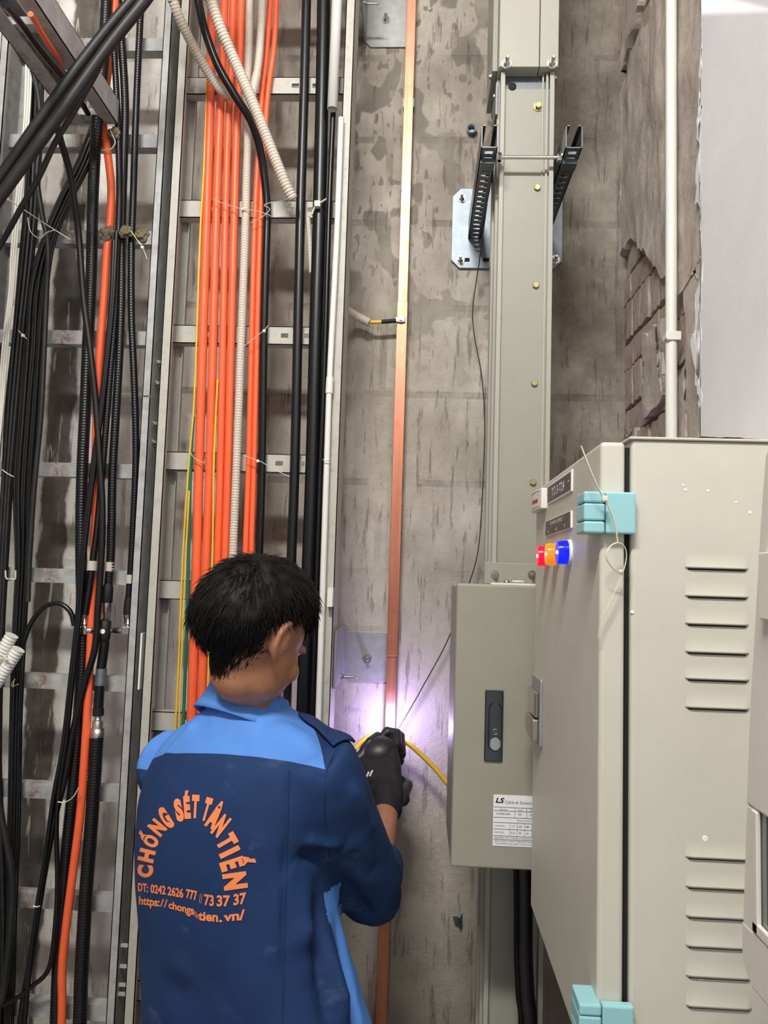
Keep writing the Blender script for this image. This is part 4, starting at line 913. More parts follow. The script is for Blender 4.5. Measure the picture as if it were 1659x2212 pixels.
# crumpled paper on top of the cabinet
bm = bmesh.new(); bmesh.ops.create_grid(bm, x_segments=16, y_segments=12, size=1)
pc = at(1565, 944, CN)
for v in bm.verts:
    x_, y_ = v.co.x, v.co.y
    v.co = Vector((x_*0.055, y_*0.1, 0.001+max(0, 1-x_*x_)*max(0.2, 1-y_*y_)*0.012*(1+0.6*noise.noise(Vector((x_*2, y_*2, 3))))+0.003*abs(noise.noise(Vector((x_*6, y_*6, 1))))))
for f in bm.faces: f.smooth = True
me = bpy.data.meshes.new('paper_sheet'); bm.to_mesh(me); bm.free()
o = link('paper_sheet', me, pm('brown_paper', (186, 172, 156), 0.8, var=0.08)); o.location = (pc.x, CN+0.11, ctop+0.005); tag(o, 'crumpled beige paper lying on top of the large cabinet', 'paper')
for px, py, s_ in ((1523, 1812, 0.0035), (1507, 2165, 0.006), (1514, 2110, 0.004), (1476, 1048, 0.0015), (1481, 1058, 0.0018), (1590, 1085, 0.0015), (1620, 1107, 0.002), (1530, 1060, 0.0018), (1366, 1322, 0.0022), (1600, 1275, 0.0015)):
    q = at(px, py, CN); mb = MB(); ellipsoid_v = []
    mb.lathe((q.x, CN, q.z), (0, -1, 0), [(s_, -0.0002), (s_*0.8, 0.0005)], 9).build('paint_splash', M['white_ink'], cab)
# white conduit pipe down the right wall
PX = RIGHT-0.020
pp = at(1450, 500, 1.5); pq = atX(1450, 500, PX)
wpipe = empty('conduit_pipe', (PX, pq.y, ctop), 'white conduit pipe running down the right wall to the cabinet', 'pipe')
MB().cyl((PX, pq.y, ctop+0.0055 if pq.y < CF else 1.2), (PX, pq.y, 3.5), 0.0112, 20).build('tube', M['white_pvc'], wpipe)
zcl = atX(1450, 729, PX).z
bevel(MB().box(PX-0.0125, RIGHT-0.005, pq.y-0.0145, pq.y-0.0115, zcl-0.009, zcl+0.009).build('clip', M['white_pvc'], wpipe), 0.001)
bevel(MB().box(PX-0.0145, PX-0.0115, pq.y-0.0145, pq.y+0.010, zcl-0.007, zcl+0.007).build('clip', M['white_pvc'], wpipe), 0.001)
# cream meter box close on the right
MX = 0.262
out = [(1652, 985), (1646, 1060), (1640, 1150), (1630, 1330), (1620, 1500), (1612, 1700), (1605, 1900), (1602, 2000), (1601, 2045), (1603, 2075), (1610, 2100)]
fo = [atX(a, b, MX) for a, b in out]; ny = 0.30
loop = [(p.y, p.z) for p in fo]; zlow = loop[-1][1]-0.006
loop = loop+[(loop[-1][0]-0.012, zlow), (ny, zlow), (ny, loop[0][1]+0.012), (loop[0][0]-0.012, loop[0][1]+0.012)]
mbx = empty('meter_box', (0.38, 0.45, zlow), 'cream plastic meter box with a dark window, close at the right edge', 'meter box')
w0 = atX(1641, 1756, MX); w1 = atX(1626, 2012, MX); wy1 = w1.y; wz0, wz1 = w1.z, w0.z
frm = MB().prism([(MX, a, b) for a, b in loop], (0.016, 0, 0)).build('front_cover', M['cream'], mbx)
# cover with a real window opening: built from strips around the opening
bpy.data.objects.remove(frm)
def strip(nm, lp, x0, dx, mat): return bevel(MB().prism([(x0, a, b) for a, b in lp], (dx, 0, 0)).build(nm, M[mat], mbx), 0.002, 2)
far = [p for p in loop[:11]]
def yfar(z):
    for (y0_, z0_), (y1_, z1_) in zip(far, far[1:]):
        if z0_ >= z >= z1_: return y0_+(y1_-y0_)*(z0_-z)/(z0_-z1_)
    return far[-1][0]
up = [p for p in loop if p[1] > wz1]
strip('cover_top', [p for p in far if p[1] > wz1]+[(yfar(wz1), wz1), (ny, wz1), (ny, far[0][1]+0.012), (far[0][0]-0.012, far[0][1]+0.012)], MX, 0.016, 'cream')
strip('cover_side', [(yfar(wz1), wz1)]+[p for p in far if wz0 < p[1] < wz1]+[(yfar(wz0-0.006), wz0-0.006), (wy1, wz0-0.006), (wy1-0.008, wz1)], MX+0.0004, 0.0152, 'cream')
strip('cover_bottom', [(yfar(wz0), wz0)]+[p for p in far if p[1] < wz0]+[(far[-1][0]-0.012, zlow), (ny, zlow), (ny, wz0)], MX, 0.016, 'cream')
t = NT('dark_green_glass'); t.b.inputs['Coat Weight'].default_value = 0.5
M['glass'] = t.done(t.ramp(t.noise(6, 3), [(0.3, lin((74, 82, 80))), (0.7, lin((108, 114, 110)))]), 0.12)
MB().box(MX+0.003, MX+0.006, ny, wy1+0.0, wz0-0.0, wz1+0.0).build('window_pane', M['glass'], mbx)
bevel(MB().box(MX-0.001, MX+0.0028, wy1-0.010, wy1-0.001, wz0+0.001, wz1-0.001).build('window_frame', M['cream'], mbx), 0.001)
bevel(MB().box(MX-0.001, MX+0.0028, ny, wy1-0.001, wz0+0.001, wz0+0.009).build('window_frame', M['cream'], mbx), 0.001)
fl = atX(1656, 1338, MX)
bevel(MB().box(MX-0.006, MX+0.001, ny, fl.y, fl.z, fl.z+0.05).build('flap', M['cream'], mbx), 0.001)
MB().box(MX+0.016, cX1, ny, far[0][0]-0.03, zlow+0.02, far[0][1]-0.01).build('body', M['cream'], mbx)
# yellow hose from the torch

# ------------------------------------------------------------------ the worker
YAW = math.radians(25)
RV = Vector((math.cos(YAW), -math.sin(YAW), 0)); FV = Vector((math.sin(YAW), math.cos(YAW), 0)); UP = Vector((0, 0, 1))
def remesh(mb, voxel, smooth_it=8, factor=0.5, subdiv=0):
    me = mb.mesh('tmp'); o = bpy.data.objects.new('tmp', me); COL.objects.link(o)
    m = o.modifiers.new('r', 'REMESH'); m.mode = 'VOXEL'; m.voxel_size = voxel; m.use_smooth_shade = True
    if smooth_it:
        s = o.modifiers.new('s', 'SMOOTH'); s.iterations = smooth_it; s.factor = factor
    if subdiv:
        s = o.modifiers.new('d', 'SUBSURF'); s.levels = subdiv; s.render_levels = subdiv
    dg = bpy.context.evaluated_depsgraph_get(); dg.update()
    out = bpy.data.meshes.new_from_object(o.evaluated_get(dg)); bpy.data.objects.remove(o); bpy.data.meshes.remove(me)
    for p in out.polygons: p.use_smooth = True
    out.materials.clear(); return out
def capsule(mb, a, b, ra, rb, sides=16):
    a = Vector(a); b = Vector(b); L = (b-a).length; n = 5
    prof = [(max(1e-4, ra*math.sin(math.pi/2*i/n)), -ra*math.cos(math.pi/2*i/n)) for i in range(n)]
    prof += [(ra, 0), (rb, L)] + [(max(1e-4, rb*math.cos(math.pi/2*i/n)), L+rb*math.sin(math.pi/2*i/n)) for i in range(1, n+1)]
    mb.lathe(a, (b-a) if L > 1e-6 else UP, prof, sides)
def chain(mb, pts, rad, sides=16):
    for i in range(len(pts)-1): capsule(mb, pts[i], pts[i+1], rad[i], rad[i+1], sides)
def ellipsoid(mb, c, ax, rd, n=20):
    c = Vector(c); vs = []; fs = []; m = n//2
    for i in range(m+1):
        t = math.pi*i/m
        for k in range(n):
            p = 2*math.pi*k/n
            vs.append(c+ax[0]*(rd[0]*math.sin(t)*math.cos(p))+ax[1]*(rd[1]*math.sin(t)*math.sin(p))+ax[2]*(rd[2]*math.cos(t)))
    for i in range(m):
        for k in range(n): fs.append((i*n+k, i*n+(k+1) % n, (i+1)*n+(k+1) % n, (i+1)*n+k))
    mb.add(vs, fs, True)
def pathloft(mb, pts, rads, squash=1.0, sides=24):
    P = catmull(pts, 6); n = len(P); k = len(rads)-1
    R = [rads[min(k-1, int(i/(n-1)*k))]*(1-(i/(n-1)*k-min(k-1, int(i/(n-1)*k))))+rads[min(k, min(k-1, int(i/(n-1)*k))+1)]*(i/(n-1)*k-min(k-1, int(i/(n-1)*k))) for i in range(n)]
    mb.sweep(P, R, sides)
M['skin'] = None
def skin_mat():
    t = NT('skin'); n = t.noise(30, 5)
    col = t.ramp(n, [(0.3, lin((158, 108, 80))), (0.7, lin((178, 126, 95)))])
    t.bump(t.noise(400, 3), 0.15, 0.001); t.b.inputs['Subsurface Weight'].default_value = 0.08; t.b.inputs['Subsurface Radius'].default_value = (0.01, 0.004, 0.002)
    return t.done(col, 0.5)
M['skin'] = skin_mat()
def cloth(name, rgb, dust=0.0):
    t = NT(name); c = lin(rgb)
    n = t.noise(7, 6, rough=0.6)
    col = t.ramp(n, [(0.3, tuple(x*0.88 for x in c)), (0.7, tuple(x*1.1 for x in c))])
    if dust:
        d = t.ramp(t.noise(1, 6, t.mapped((9, 9, 16)), rough=0.7), [(0.60, 0.0), (0.78, 1.0)])
        col = t.mix(t.math('MULTIPLY', d, dust), col, lin((120, 134, 160)))
    wv = t.noise(900, 2)
    t.bump(wv, 0.12, 0.0006); t.b.inputs['Sheen Weight'].default_value = 0.0
    return t.done(col, 0.8)
M['navy'] = cloth('navy_cotton', (8, 47, 94), 0.35)
M['sky'] = cloth('light_blue_cotton', (84, 140, 220))
M['trouser'] = cloth('dark_trousers', (22, 40, 72))
M['print'] = pm('orange_print', (250, 142, 84), 0.6, var=0.03)
M['stitch'] = pm('stitching', (12, 40, 84), 0.8, var=0.1)
M['glove'] = pm('black_knit_glove', (22, 22, 24), 0.75, var=0.3, scale=60, bump=0.4, bscale=500)
M['glove_coat'] = pm('rubber_coated_glove', (36, 38, 40), 0.42, var=0.25, scale=40, bump=0.12, bscale=160)
M['hair'] = pm('black_hair', (12, 11, 12), 0.6, var=0.3, scale=40, spec=0.25)

def ring(pxL, pxR, py, d, Yc, sides=40, ex=2.5):
    a = at(pxL, py, Yc); b = at(pxR, py, Yc); c = (a+b)/2; hx = (b.x-a.x)/2
    dd = min(d, hx*0.95/math.sin(YAW)*0.6)
    w_ = math.sqrt(max(1e-6, hx*hx-(dd*math.sin(YAW))**2))/math.cos(YAW)
    out = []
    for k in range(sides):
        t = 2*math.pi*k/sides; cs, sn = math.cos(t), math.sin(t)
        out.append(c+RV*(w_*math.copysign(abs(cs)**(2/ex), cs))+FV*(dd*math.copysign(abs(sn)**(2/ex), sn)))
    return out
def loft(mb, rings):
    n = len(rings[0]); vs = [v for r in rings for v in r]
    fs = [(i*n+k, i*n+(k+1) % n, (i+1)*n+(k+1) % n, (i+1)*n+k) for i in range(len(rings)-1) for k in range(n)]
    mb.add(vs, fs, True); mb.add(rings[0], [tuple(range(n))]); mb.add(rings[-1], [tuple(range(n-1, -1, -1))])
YT = 1.36
PROF = [(470, 588, 1500, 0.052), (440, 630, 1538, 0.068), (405, 700, 1562, 0.082), (368, 735, 1592, 0.094), (338, 742, 1628, 0.104), (312, 738, 1680, 0.114), (299, 722, 1750, 0.122),
        (297, 712, 1830, 0.126), (296, 714, 1900, 0.124), (299, 738, 1990, 0.124), (304, 770, 2090, 0.128), (309, 803, 2212, 0.134), (312, 812, 2340, 0.138)]
shirt_mb = MB(); loft(shirt_mb, [ring(a, b, y, d, YT) for a, b, y, d in PROF])
SR = [(672, 1628, 1.29), (704, 1700, 1.31), (740, 1790, 1.36), (778, 1872, 1.42), (800, 1926, 1.46), (806, 1908, 1.51), (812, 1878, 1.56), (820, 1848, 1.595)]
pathloft(shirt_mb, [at(*p) for p in SR], [0.066, 0.072, 0.071, 0.066, 0.060, 0.057, 0.052, 0.046])
SL = [at(372, 1650, 1.44), Vector((-0.455, 1.52, 1.22)), Vector((-0.40, 1.62, 1.15)), Vector((-0.36, 1.68, 1.12)), Vector((-0.30, 1.73, 1.145)), Vector((-0.25, 1.77, 1.165))]
pathloft(shirt_mb, SL, [0.066, 0.066, 0.062, 0.058, 0.052, 0.045])
sm = remesh(shirt_mb, 0.009, 10, 0.5, 1)
# cloth folds
n = len(sm.vertices); co = np.empty(n*3); sm.vertices.foreach_get('co', co); co = co.reshape(-1, 3)
no = np.empty(n*3); sm.vertices.foreach_get('normal', no); no = no.reshape(-1, 3)
Rm = np.array(RC)
def to_px(P):
    v = (P-np.array(CAM)) @ Rm     # camera coords
    return W_PX/2+F_PX*v[:, 0]/-v[:, 2], H_PX/2-F_PX*v[:, 1]/-v[:, 2]
def fold(P, a, b, width, amp):
    """ridge along the 3-d segment a-b"""
    a = np.array(a); b = np.array(b); d = b-a; L2 = d@d
    t = np.clip(((P-a)@d)/L2, 0, 1); q = a+t[:, None]*d; r = np.linalg.norm(P-q, axis=1)
    return amp*np.exp(-(r/width)**2)*np.clip(np.minimum(t, 1-t)*5+0.15, 0, 1)
disp = np.zeros(n)
def F(p, q, width, amp):
    global disp
    disp += fold(co, at(*p), at(*q), width, amp)
YB = 1.25
# armpit and side drapery
for p, q, w_, a_ in (((640, 1835, YB), (735, 1870, 1.28), 0.014, -0.010), ((650, 1815, YB), (740, 1840, 1.28), 0.012, 0.007), ((700, 1850, 1.28), (745, 1800, 1.30), 0.012, -0.009),
                     ((715, 1900, 1.28), (735, 2212, 1.26), 0.016, 0.010), ((690, 1930, 1.27), (700, 2240, 1.24), 0.018, -0.010), ((745, 1960, 1.32), (775, 2240, 1.28), 0.014, -0.010),
                     ((660, 1900, YB), (640, 2240, YB), 0.02, 0.006), ((590, 1830, YB), (640, 1870, YB), 0.02, -0.004), ((560, 2060, YB), (690, 2000, YB), 0.022, 0.005), ((520, 2120, YB), (680, 2040, YB), 0.02, -0.005),
                     ((330, 2080, YB), (480, 2150, YB), 0.025, 0.004), ((320, 2160, YB), (520, 2110, YB), 0.025, -0.004),
                     # shoulder and yoke
                     ((430, 1560, 1.33), (360, 1640, 1.33), 0.014, 0.005), ((400, 1560, 1.33), (345, 1625, 1.33), 0.012, -0.005), ((600, 1560, 1.3), (690, 1640, 1.24), 0.02, 0.004), ((720, 1600, 1.25), (690, 1690, 1.24), 0.012, -0.005),
                     # sleeve
                     ((745, 1830, 1.30), (800, 1880, 1.36), 0.014, -0.007), ((760, 1930, 1.38), (855, 1900, 1.44), 0.013, 0.007), ((770, 1955, 1.40), (860, 1935, 1.44), 0.012, -0.008), ((790, 1985, 1.42), (850, 1965, 1.46), 0.012, 0.006),
                     ((735, 1900, 1.32), (800, 1985, 1.40), 0.014, -0.008), ((800, 1830, 1.5), (865, 1870, 1.52), 0.012, 0.006), ((715, 1700, 1.25), (760, 1820, 1.30), 0.016, -0.005), ((760, 1690, 1.25), (800, 1800, 1.32), 0.014, 0.005),
                     # pleat beside the shoulder blade
                     ((625, 1668, 1.235), (612, 1900, 1.23), 0.006, -0.0030), ((612, 1900, 1.23), (612, 2240, 1.22), 0.006, -0.0030)):
    F(p, q, w_, a_*1.8)
px_, py_ = to_px(co)
calm = np.exp(-(((px_-410)/150)**2+((py_-1860)/160)**2)*0.9)
nz = np.array([noise.noise(Vector((c[0]*11, c[1]*11, c[2]*7)))*0.007+noise.noise(Vector((c[0]*26, c[1]*26, c[2]*15)))*0.0035 for c in co])
disp += nz*(1-0.75*calm)
co2 = co+no*disp[:, None]; sm.vertices.foreach_set('co', co2.ravel()); sm.update()
# split into yoke, body, sleeves along the seams
bm = bmesh.new(); bm.from_mesh(sm)
SH = BVHTree.FromBMesh(bm)
def hit(px, py, off=0.0):
    d = ray(px, py).normalized(); loc, nn, i, dist = SH.ray_cast(CAM, d)
    return None if loc is None else loc - d*off
def cut(p3):
    n_ = (p3[1]-p3[0]).cross(p3[2]-p3[0]).normalized()
    bmesh.ops.bisect_plane(bm, geom=bm.verts[:]+bm.edges[:]+bm.faces[:], plane_co=p3[0], plane_no=n_, clear_inner=False, clear_outer=False)
    return p3[0], n_
ya_ = hit(345, 1633); yb_ = hit(690, 1659); yc_ = hit(500, 1630)
yk = cut([ya_, yb_, yc_])
arm_p = at(706, 1700, 1.24); arm_n = (Vector((1, 0, 0))*0.93+Vector((0, 0, 1))*0.10+Vector((0, 0.30, 0))).normalized()
bmesh.ops.bisect_plane(bm, geom=bm.verts[:]+bm.edges[:]+bm.faces[:], plane_co=arm_p, plane_no=arm_n)
if yk[1].z < 0: yk = (yk[0], -yk[1])
larm_p = Vector((-0.485, 1.48, 1.2)); larm_n = Vector((0.1, 0.95, -0.1)).normalized()
lab = {}
lowz = at(706, 1925, 1.26).z
me_parts = {'yoke': [], 'shirt_body': [], 'sleeve': []}
sleeve_axis = [at(*p) for p in SR]
tors = [( (at(a, y, YT)+at(b, y, YT))/2 ) for a, b, y, d in PROF]
def in_sleeve(c):
    if (c-arm_p).dot(arm_n) <= 0: return False
    if c.z > lowz+0.16: return True
    # lower down: nearer the sleeve axis than the torso side
    ds = min((c-p).length for p in catmull_axis)
    k = min(range(len(tors)), key=lambda i: abs(tors[i].z-c.z)); rel = c-tors[k]
    e = math.hypot(rel.dot(RV)/0.19, rel.dot(FV)/0.125)
    return ds < 0.095 and e > 1.06
catmull_axis = catmull(sleeve_axis, 5)
def front_side(c):
    k = min(range(len(tors)), key=lambda i: abs(tors[i].z-c.z)); rel = c-tors[k]
    return rel.dot(FV) > 0.012 and rel.dot(RV) > -0.12 and c.z < lowz-0.02
bm.faces.ensure_lookup_table()
for f in bm.faces:
    c = f.calc_center_median()
    if in_sleeve(c): f.material_index = 2
    elif (c-yk[0]).dot(yk[1]) > 0: f.material_index = 1
    elif front_side(c): f.material_index = 3
    else: f.material_index = 0
def extract(idx):
    b2 = bm.copy(); bmesh.ops.delete(b2, geom=[f for f in b2.faces if f.material_index != idx], context='FACES')
    for f in b2.faces: f.material_index = 0; f.smooth = True
    me = bpy.data.meshes.new('p'); b2.to_mesh(me); b2.free(); return me
SH = BVHTree.FromBMesh(bm)

# skin: head, neck, arms and trunk as one continuous surface
HY = math.radians(40); HP = math.radians(-25); HRoll = math.radians(4)
HC = at(555, 1364, 1.318)
Hm = Matrix.Rotation(-HY, 3, 'Z') @ Matrix.Rotation(HRoll, 3, 'Y') @ Matrix.Rotation(HP, 3, 'X')
def H(x, y, z): return HC + Hm @ Vector((x, y, z))
AX = (Hm @ Vector((1, 0, 0)), Hm @ Vector((0, 1, 0)), Hm @ Vector((0, 0, 1)))
body = MB()
ellipsoid(body, H(0, -0.008, 0.012), AX, (0.074, 0.094, 0.088), 32)
ellipsoid(body, H(0, 0.030, -0.040), AX, (0.064, 0.066, 0.082), 28)
ellipsoid(body, H(0, 0.062, -0.108), AX, (0.030, 0.026, 0.024), 20)
ellipsoid(body, H(0.038, 0.022, -0.072), AX, (0.022, 0.045, 0.034), 20); ellipsoid(body, H(-0.038, 0.022, -0.072), AX, (0.022, 0.045, 0.034), 20)
ellipsoid(body, H(0.036, 0.066, -0.040), AX, (0.024, 0.022, 0.022), 16); ellipsoid(body, H(-0.036, 0.066, -0.040), AX, (0.024, 0.022, 0.022), 16)
chain(body, [H(0, 0.088, -0.008), H(0, 0.100, -0.040)], [0.008, 0.011]); ellipsoid(body, H(0, 0.092, -0.044), AX, (0.018, 0.012, 0.009), 14)
chain(body, [H(-0.030, 0.088, 0.006), H(0, 0.094, 0.004), H(0.030, 0.088, 0.006)], [0.008, 0.009, 0.008])
chain(body, [H(-0.020, 0.086, -0.070), H(0, 0.092, -0.068), H(0.020, 0.086, -0.070)], [0.004, 0.007, 0.004]); chain(body, [H(-0.016, 0.084, -0.078), H(0, 0.090, -0.079), H(0.016, 0.084, -0.078)], [0.004, 0.007, 0.004])
for s in (1, -1):
    tilt = [(0.074, 0.000, 0.018), (0.084, -0.010, 0.022), (0.090, -0.022, 0.014), (0.091, -0.027, -0.004), (0.087, -0.022, -0.022), (0.081, -0.010, -0.036), (0.076, -0.002, -0.042)]
    P = [H(s*a, b, c) for a, b, c in tilt]
    chain(body, catmull(P, 3), [0.0062]*19, 10)
    ellipsoid(body, H(s*0.079, -0.013, -0.008), (Hm @ Vector((s*0.92, -0.4, 0)), Hm @ Vector((s*0.4, 0.92, 0)), AX[2]), (0.0100, 0.018, 0.030), 16)
    ellipsoid(body, H(s*0.078, -0.003, -0.040), AX, (0.0055, 0.008, 0.009), 12)
nb = at(550, 1545, 1.392)
chain(body, [H(0, -0.006, -0.045), H(0, 0.006, -0.075), nb+UP*0.055, nb], [0.054, 0.050, 0.049, 0.052], 24)
chain(body, [nb+Vector((0, 0, 0.02)), at(610, 1650, 1.36)], [0.042, 0.03]); chain(body, [nb+Vector((0, 0, 0.0)), at(450, 1650, 1.40)], [0.042, 0.03])
loft(body, [ring(a+45, b-45, y+24, d*0.68, YT) for a, b, y, d in PROF[4:]])
chain(body, [at(640, 1680, 1.36), at(690, 1680, 1.33), at(740, 1790, 1.37), at(800, 1920, 1.47)], [0.04, 0.038, 0.042, 0.040])
WR_ = at(836, 1742, 1.725)
chain(body, [at(800, 1920, 1.47), at(812, 1850, 1.58), at(828, 1780, 1.68), WR_], [0.042, 0.037, 0.030, 0.026], 20)
WL_ = at(768, 1672, 1.84)
chain(body, [at(420, 1690, 1.40), SL[1].lerp(SL[0], 0.4), SL[3], WL_], [0.036, 0.038, 0.040, 0.026], 20)
skin_me = remesh(body, 0.0040, 10, 0.5, 0)
person = link('person', skin_me, M['skin'])
person['label'] = 'person seen from behind in a blue work shirt, arm raised, welding the copper bar'; person['category'] = 'person'
for s in (1, -1):
    mb = MB(); ellipsoid(mb, H(s*0.029, 0.0655, -0.012), AX, (0.0115, 0.0115, 0.0115), 18); ey = mb.build('eye', M['white_ink'], person)
    mb = MB(); ellipsoid(mb, H(s*0.029, 0.0735, -0.013), AX, (0.0055, 0.005, 0.0055), 12); mb.build('pupil', M['black_ink'], ey)
# clothing
shirt = link('shirt', extract(0), M['navy'], person); tag(shirt, 'navy shirt back with orange lettering')
tag(link('yoke', extract(1), M['sky'], shirt), 'light blue shoulder yoke')
tag(link('front_panel', extract(3), M['sky'], shirt), 'light blue shirt front')
tag(link('sleeve', extract(2), M['navy'], shirt), 'navy sleeve')
# collar
cc = at(541, 1497, 1.382)
def collar_pt(th, v):
    rad = 0.066+0.030*v**1.3; x = (rad+0.004)*math.cos(th); y = rad*1.0*math.sin(th)
    z = 0.034-0.062*v-0.42*(y+0.066)*(1+0.1*v)-0.10*x
    return cc+RV*x+FV*y+UP*z
nt, nv = 48, 6; vs = []; fs = []
th0, th1 = math.radians(-90-158), math.radians(-90+158)
for j in range(nv+1):
    for i in range(nt+1): vs.append(collar_pt(th0+(th1-th0)*i/nt, j/nv))
for j in range(nv):
    for i in range(nt): b = j*(nt+1)+i; fs.append((b, b+1, b+nt+2, b+nt+1))
col_o = MB().add(vs, fs, True).build('collar', M['sky'], shirt)
so = col_o.modifiers.new('s', 'SOLIDIFY'); so.thickness = 0.003; so.offset = -1
# inside stand of the collar
vs = [cc+RV*(0.064*math.cos(th0+(th1-th0)*i/nt))+FV*(0.062*math.sin(th0+(th1-th0)*i/nt))+UP*(z_-0.42*(0.062*math.sin(th0+(th1-th0)*i/nt)+0.062)-0.10*0.064*math.cos(th0+(th1-th0)*i/nt)) for z_ in (0.034, -0.03) for i in range(nt+1)]
fs = [(i, i+1, nt+2+i, nt+1+i) for i in range(nt)]
o = MB().add(vs, fs, True).build('collar_stand', M['sky'], shirt); so = o.modifiers.new('s', 'SOLIDIFY'); so.thickness = 0.002
# draped pieces: epaulette, seams
def closest(p, off):
    loc, nn, i, d = SH.find_nearest(Vector(p)); return loc+nn*off
def ribbon(name, path, width, off, mat, parent, thick=0.003):
    P = even(catmull(path, 6), 0.008); vs = []; fs = []; k = 5
    for i, p in enumerate(P):
        t_ = (P[min(i+1, len(P)-1)]-P[max(i-1, 0)]).normalized(); loc, nn, _, _ = SH.find_nearest(p); sd = t_.cross(nn).normalized()
        for j in range(k):
            q = p+sd*width*(j/(k-1)-0.5); vs.append(closest(q, off))
    for i in range(len(P)-1):
        for j in range(k-1): b = i*k+j; fs.append((b, b+1, b+k+1, b+k))
    o = MB().add(vs, fs, True).build(name, M[mat], parent); so = o.modifiers.new('s', 'SOLIDIFY'); so.thickness = thick; so.offset = 1
    return o
ep = ribbon('epaulette', [at(652, 1566, 1.37), at(690, 1568, 1.34), at(722, 1582, 1.31), at(745, 1608, 1.285)], 0.042, 0.004, 'navy', shirt, 0.004)
def seam(pxs, w_=0.0011, mat='stitch'):
    P = [hit(*p, 0.0003) for p in pxs]; P = [p for p in P if p is not None]
    if len(P) > 1: MB().sweep(catmull(P, 3), w_, 6).build('seam', M[mat], shirt)
seam([(625+ (610-625)*t, 1664+t*560) for t in [i/24 for i in range(25)]])
seam([(738, 1592), (722, 1625), (706, 1665), (701, 1720), (703, 1780), (712, 1850), (720, 1900)])
# print on the back
def printed(s, mapper, name='lettering', bold=0.02):
    v, f = text_mesh(s, h=1.0, origin=(0, 0, 0), xa=(1, 0, 0), ya=(0, 1, 0), bold=bold)
    if not v: return
    wd = max(p.x for p in v); bm2 = bmesh.new(); vv = [bm2.verts.new((p.x/wd, p.y, 0)) for p in v]
    for q in f:
        try: bm2.faces.new([vv[i] for i in q])
        except ValueError: pass
    bmesh.ops.subdivide_edges(bm2, edges=[e for e in bm2.edges if e.calc_length() > 0.25], cuts=2); bmesh.ops.triangulate(bm2, faces=bm2.faces)
    bad = []
    for p in bm2.verts:
        x, y = mapper(p.co.x, p.co.y); h = hit(x, y, 0.0016)
        if h is None: bad.append(p)
        else: p.co = h
    bmesh.ops.delete(bm2, geom=bad, context='VERTS')
    me = bpy.data.meshes.new(name); bm2.to_mesh(me); bm2.free(); link(name, me, M['print'], shirt)
GL = [('C', 313, 1882, -86, 30, 27), ('H', 316, 1848, -76, 31, 27), ('Ố', 326, 1817, -62, 28, 24), ('N', 339, 1787, -50, 34, 24), ('G', 357, 1766, -32, 44, 19), ('S', 386, 1749, -12, 44, 17), ('É', 404, 1743, -4, 44, 14), ('T', 422, 1741, 3, 45, 16),
      ('T', 447, 1747, 16, 46, 15), ('Â', 463, 1764, 28, 46, 22), ('N', 478, 1783, 38, 46, 20), ('T', 491, 1817, 60, 40, 26), ('I', 497, 1840, 64, 42, 11), ('Ế', 502, 1868, 72, 45, 24), ('N', 509, 1903, 82, 46, 36)]
for ch, cx_, cy_, an, hh, ww in GL:
    a = math.radians(an); ux, uy = math.cos(a), math.sin(a); vx, vy = math.sin(a), -math.cos(a)
    printed(ch, lambda x, y: (cx_+(x-0.5)*ww*ux+(y-0.5)*hh*vx, cy_+(x-0.5)*ww*uy+(y-0.5)*hh*vy), bold=0.066)
def line(s, x0, y0, x1, y1, h0, h1, bold=0.035):
    sl = (y1-y0)/(x1-x0)
    printed(s, lambda x, y: (x0+(x1-x0)*x, y0+(y1-y0)*x-(h0+(h1-h0)*x)*y), bold=bold)
line('DT:', 298, 1924, 320, 1927, 17, 18); line('0242', 325, 1928, 358, 1932, 18, 18); line('2626', 362, 1933, 396, 1939, 18, 19); line('777', 402, 1939, 426, 1945, 19, 20)
line('//', 430, 1950, 437, 1953, 22, 22, 0.0); line('73', 441, 1954, 462, 1957, 23, 23); line('37', 468, 1957, 497, 1957, 23, 23); line('37', 504, 1955, 532, 1951, 23, 24)
line('https:', 300, 1953, 345, 1958, 18, 18); line('//', 346, 1958, 362, 1961, 18, 18, 0.01); line('chongs', 364, 1961, 419, 1976, 15, 18); line('ettan', 418, 1976, 428, 1986, 16, 16, 0.0); line('tien', 428, 1987, 471, 1991, 19, 21); line('.', 473, 1991, 480, 1991, 20, 20); line('vn/', 483, 1990, 529, 1986, 19, 22)
# trousers and boots
for s in (1, -1):
    hp = (at(560, 2330, YT))+RV*0.085*s; mb = MB()
    chain(mb, [hp+UP*0.06, Vector((hp.x, hp.y, 0.46)), Vector((hp.x, hp.y, 0.10))], [0.095, 0.075, 0.06], 20)
    link('trouser_leg', remesh(mb, 0.012, 6), M['trouser'], person)
    mb = MB(); b0 = Vector((hp.x, hp.y, 0.045)); chain(mb, [b0+UP*0.05, b0+Vector((0, 0, 0)), b0+FV*0.15-UP*0.005], [0.05, 0.044, 0.038], 16)
    link('boot', remesh(mb, 0.008, 4), M['rubber'], person)

